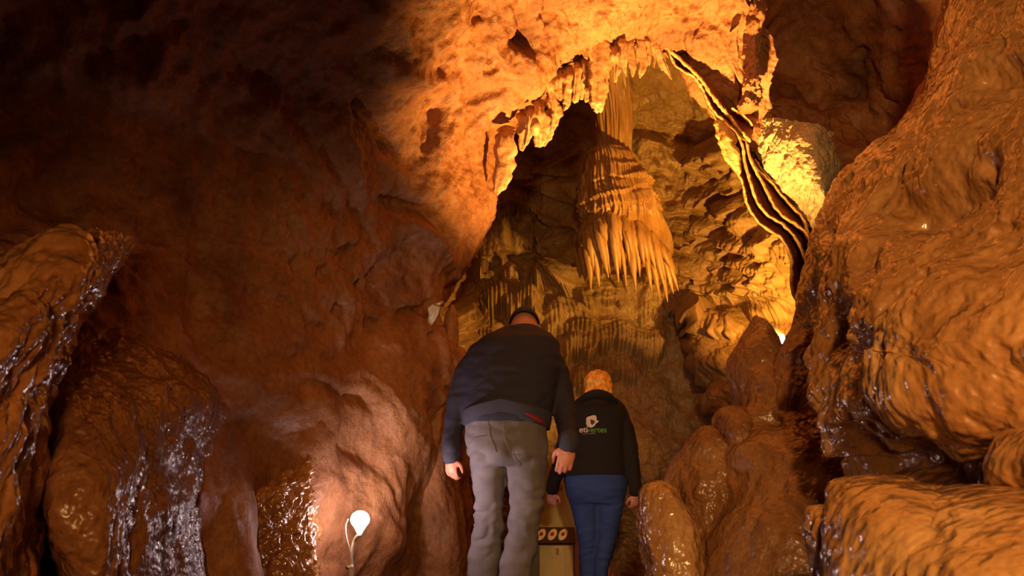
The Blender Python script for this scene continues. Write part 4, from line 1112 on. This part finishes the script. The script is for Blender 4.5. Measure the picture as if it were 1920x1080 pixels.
# cap
def cap_shell(c, r, axis_rot, lo=82, n=36, m=14):
    th = np.radians(np.linspace(1, lo, m)); a = np.linspace(0, 2 * math.pi, n, endpoint=False); out = []
    for s_ in (1.0, .95):
        V = np.zeros((n, m, 3)); V[..., 0] = np.cos(a)[:, None] * np.sin(th); V[..., 1] = np.sin(a)[:, None] * np.sin(th); V[..., 2] = np.cos(th)
        out.append((V * np.array(r) * s_) @ axis_rot.T + c)
    V = np.concatenate([out[0], out[1][:, ::-1]], 1)
    return V.reshape(-1, 3), grid_faces(n, 2 * m, True)
ctl = np.array(Matrix.Rotation(math.radians(-34), 3, 'X'))
v, f = cap_shell(headc + up_h * .012 - fwd_h * .006, (.086, .114, .112), ctl, 86)
cp = child(man, 'cap', v, f, M_CAP)
v, f = ellipsoid(headc + fwd_h * .13 + up_h * .035, (.065, .06, .008), 20, 8, ctl); child(cp, 'visor', v, f, M_CAP)
for a_ in (ankL, ankR):
    v, f = shoe((a_[0], a_[1] - .03, 0), 1.05); child(man, 'shoe', v, f, M_SHOE)

# ---- woman
WD = 6.3
hc = P(1121, 727, 6.42)
tl = np.array(Matrix.Rotation(math.radians(-14), 3, 'X')); fw = tl @ np.array([0, 1, 0]); uw = tl @ np.array([0, 0, 1])
parts = [ellipsoid(hc, (.070, .088, .10), 28, 20, tl), ellipsoid(hc + fw * .04 - uw * .045, (.055, .055, .06), rot=tl),
         tube([hc + fw * .085 + uw * .01, hc + fw * .105 - uw * .022], [.008, .013], 10), ellipsoid(hc + fw * .09 - uw * .055, (.022, .01, .008), 12, 8, tl)]
for s_ in (-1, 1):
    parts.append(ellipsoid(hc + np.array([s_ * .071, 0, -.01]), (.009, .019, .028), 12, 8, tl))
    parts.append(ellipsoid(hc + np.array([s_ * .027, 0, 0]) + fw * .08 + uw * .008, (.013, .01, .009), 10, 8, tl))
parts.append(tube([P(1120, 760, 6.36), hc - uw * .05], [.055, .05], 14))
parts.append(tube([P(1119, 775, 6.34), P(1118, 840, 6.32), P(1116, 915, 6.3)], [.09, .09, .07], 18))
parts.append(tube([P(1085, 768, 6.34), P(1155, 768, 6.34)], [.05, .05], 14))
BL = [P(1080, 770, 6.34), P(1060, 830, 6.3), P(1044, 880, 6.24), P(1034, 920, 6.2)]
BR = [P(1158, 770, 6.34), P(1180, 830, 6.3), P(1188, 880, 6.24), P(1191, 924, 6.2)]
parts.append(tube(BL, [.045, .036, .03, .024], 12)); parts.append(tube(BR, [.045, .036, .03, .024], 12))
wl, wr = P(1103, 1155, 6.32), P(1128, 1155, 6.26); wl[2] = wr[2] = .08
parts.append(tube([P(1104, 930, 6.3), P(1102, 1010, 6.28), wl], [.055, .048, .036], 14)); parts.append(tube([P(1135, 930, 6.3), P(1138, 1010, 6.26), wr], [.055, .048, .036], 14))
for a_ in (wl, wr): parts.append(tube([a_ + [0, -.02, -.03], a_ + [0, .14, -.05]], [.034, .026], 12))
parts += hand(P(1034, 921, 6.2), (.02, .15, -1), (-.4, -.9, 0), (.9, .3, 0), .80, .9)
parts += hand(P(1191, 925, 6.2), (-.02, .15, -1), (.4, -.9, 0), (-.9, .3, 0), .80, .9)
v, f = remesh(parts, .0055, 3, .5)
wom = link('person', new_mesh('person', v, f, M_SKIN), label='smaller blond woman in dark printed jacket and blue jeans, walking away ahead of the man', cat='person')
recentre(wom, (P(1116, 1000, 6.3)[0], 6.2, 0))
tw = blob([(737, 1098, 1138, 6.38, .05), (744, 1086, 1152, 6.37, .085), (755, 1074, 1166, 6.36, .105), (772, 1066, 1174, 6.34, .12), (810, 1063, 1174, 6.32, .13), (850, 1060, 1175, 6.31, .14), (893, 1057, 1178, 6.3, .155)], 50, 52, 2.4)
jp = [blob_mesh(tw), tube([P(1082, 772, 6.34), P(1064, 820, 6.3), P(1050, 870, 6.25), P(1038, 905, 6.22), P(1035, 917, 6.2)], [.062, .056, .050, .042, .040], 18),
      tube([P(1155, 770, 6.34), P(1174, 810, 6.3), P(1184, 860, 6.25), P(1190, 905, 6.22), P(1191, 920, 6.2)], [.064, .058, .050, .044, .041], 18)]
v, f = remesh(jp, .008, 5, .5); v = wrinkle(v, f, .005, 10, 33)
jw = child(wom, 'jacket', v, f, M_BRJ); jw_v = v
v, f = tube([P(1088, 750, 6.28), P(1105, 741, 6.22), P(1122, 738, 6.2), P(1140, 743, 6.22), P(1154, 754, 6.28)], [.018, .026, .028, .026, .018], 14); child(wom, 'hood', v, f, M_BRJ)
jn = [blob_mesh(blob([(872, 1062, 1174, 6.31, .12), (895, 1057, 1177, 6.3, .14), (920, 1060, 1176, 6.3, .15), (945, 1068, 1170, 6.3, .13)], 26, 44, 2.4)),
      leg([(920, 1061, 1122, 6.3, .11), (960, 1072, 1123, 6.3, .095), (1000, 1081, 1123, 6.29, .078), (1040, 1086, 1120, 6.3, .07), (1080, 1088, 1117, 6.3, .062), (1158, 1090, 1114, 6.31, .055)]),
      leg([(920, 1116, 1176, 6.3, .11), (960, 1117, 1167, 6.28, .095), (1000, 1118, 1159, 6.27, .08), (1040, 1114, 1150, 6.26, .07), (1080, 1112, 1141, 6.25, .062), (1158, 1113, 1139, 6.25, .055)])]
v, f = remesh(jn, .008, 5, .5); v = wrinkle(v, f, .006, 10, 43, (.5, .5, 1.8)); child(wom, 'jeans', v, f, M_BLUEJ)
hv, hf = remesh([ellipsoid(hc + uw * .012 - fw * .012, (.087, .098, .104), 30, 22, tl), ellipsoid(hc - uw * .04 - fw * .03, (.084, .07, .06), 24, 16, tl)], .006, 3)
N1 = vnormals(hv, hf); qa = hv * np.array([34, 34, 9]) + 1.2 * np.stack([perlin(hv * 12, 3), perlin(hv * 12, 4), perlin(hv * 12, 5)], -1)
hv = hv + N1 * (.010 * perlin(qa, 8) * 1.5 + .006 * perlin(hv * 22, 9))[:, None]
front = (hv - hc) @ fw
hv = hv - np.outer(np.clip(front - .045, 0, 1), fw) * (((hv - hc) @ uw) < .05)[:, None]
child(wom, 'hair', hv, hf, M_HAIR)
for a_ in (wl, wr):
    v, f = shoe((a_[0], a_[1] - .03, 0), .9); child(wom, 'shoe', v, f, M_SHOE)


# print on the woman's back, laid on the cloth
def cloth_y(x, z):
    dxz = (jw_v[:, 0] - x) ** 2 + (jw_v[:, 2] - z) ** 2
    nr2 = dxz < .015 ** 2
    return jw_v[nr2, 1].min() if nr2.any() else 6.1


def decal(pts, name, mat, parent=None, off=.002, dd=6.15):
    o3 = [P(x, y, dd) for x, y in pts]
    fr_ = [(p_[0], cloth_y(p_[0], p_[2]) - off, p_[2]) for p_ in o3]
    bk = [(a, b + .0035, c) for a, b, c in fr_]
    c0 = np.mean(fr_, 0); n = len(pts)
    V = fr_ + bk + [tuple(c0 - [0, .0005, 0])]
    F = [(i, (i + 1) % n, 2 * n) for i in range(n)] + [(i, i + n, (i + 1) % n + n, (i + 1) % n) for i in range(n)]
    return child(parent or wom, name, V, F, mat, smooth=False)


M_LOGO = plain('print_pinkish_white', (0.86, 0.74, 0.72), 0.7)
M_LOGOY = plain('print_cream', (0.84, 0.76, 0.50), 0.7)
M_TEAL = plain('print_teal', (0.05, 0.30, 0.26), 0.7)
M_GREEN = plain('print_green', (0.35, 0.55, 0.15), 0.7)
decal([(1100, 784), (1102, 780), (1108, 778), (1114, 776), (1119, 777), (1120, 782), (1120, 786), (1124, 787), (1123, 790), (1119, 792), (1116, 797), (1111, 800), (1106, 800), (1102, 797), (1101, 793), (1100, 790), (1101, 787)], 'logo', M_LOGO)
decal([(1100, 784), (1103, 783), (1103, 788), (1104, 794), (1107, 800), (1103, 798), (1100, 793), (1101, 788)], 'logo_edge', M_LOGOY, off=.004)
decal([(1108, 784.5), (1113, 785.5), (1117.5, 788.5), (1114.5, 793), (1111.5, 795.5), (1108.5, 792)], 'logo_centre', M_TEAL, off=.005)


def text(s, x, y, size, mat, name):
    cu = bpy.data.curves.new(name, 'FONT'); cu.body = s; cu.size = size; cu.extrude = .0012; cu.offset = .0006
    t = bpy.data.objects.new('tmp', cu); COL.objects.link(t)
    me = bpy.data.meshes.new_from_object(t.evaluated_get(bpy.context.evaluated_depsgraph_get())); bpy.data.objects.remove(t)
    n = len(me.vertices); a = np.empty(n * 3, np.float32); me.vertices.foreach_get('co', a); a = a.reshape(-1, 3)
    p_ = P(x, y, 6.15)
    w_ = world_loc(wom)
    xx_ = a[:, 0] + p_[0]; zz_ = a[:, 1] + p_[2]
    xs_ = np.linspace(xx_.min(), xx_.max(), 12); ys_ = [cloth_y(u, p_[2]) for u in xs_]
    yy_ = np.interp(xx_, xs_, ys_) - .003 - a[:, 2]
    me.vertices.foreach_set('co', (np.stack([xx_, yy_, zz_], -1) - w_).astype(np.float32).ravel()); me.update()
    me.materials.clear(); me.materials.append(mat)
    c = link(name, me, wom)
    return xx_.max()


text('eti', 1087, 809, .052, M_LOGO, 'lettering')
text('vertes', 1101, 809.5, .050, M_GREEN, 'lettering')
decal([(1092, 811.5), (1118, 811), (1118, 812.4), (1092, 813)], 'underline', plain('print_brown', (0.45, 0.32, 0.22), 0.7))
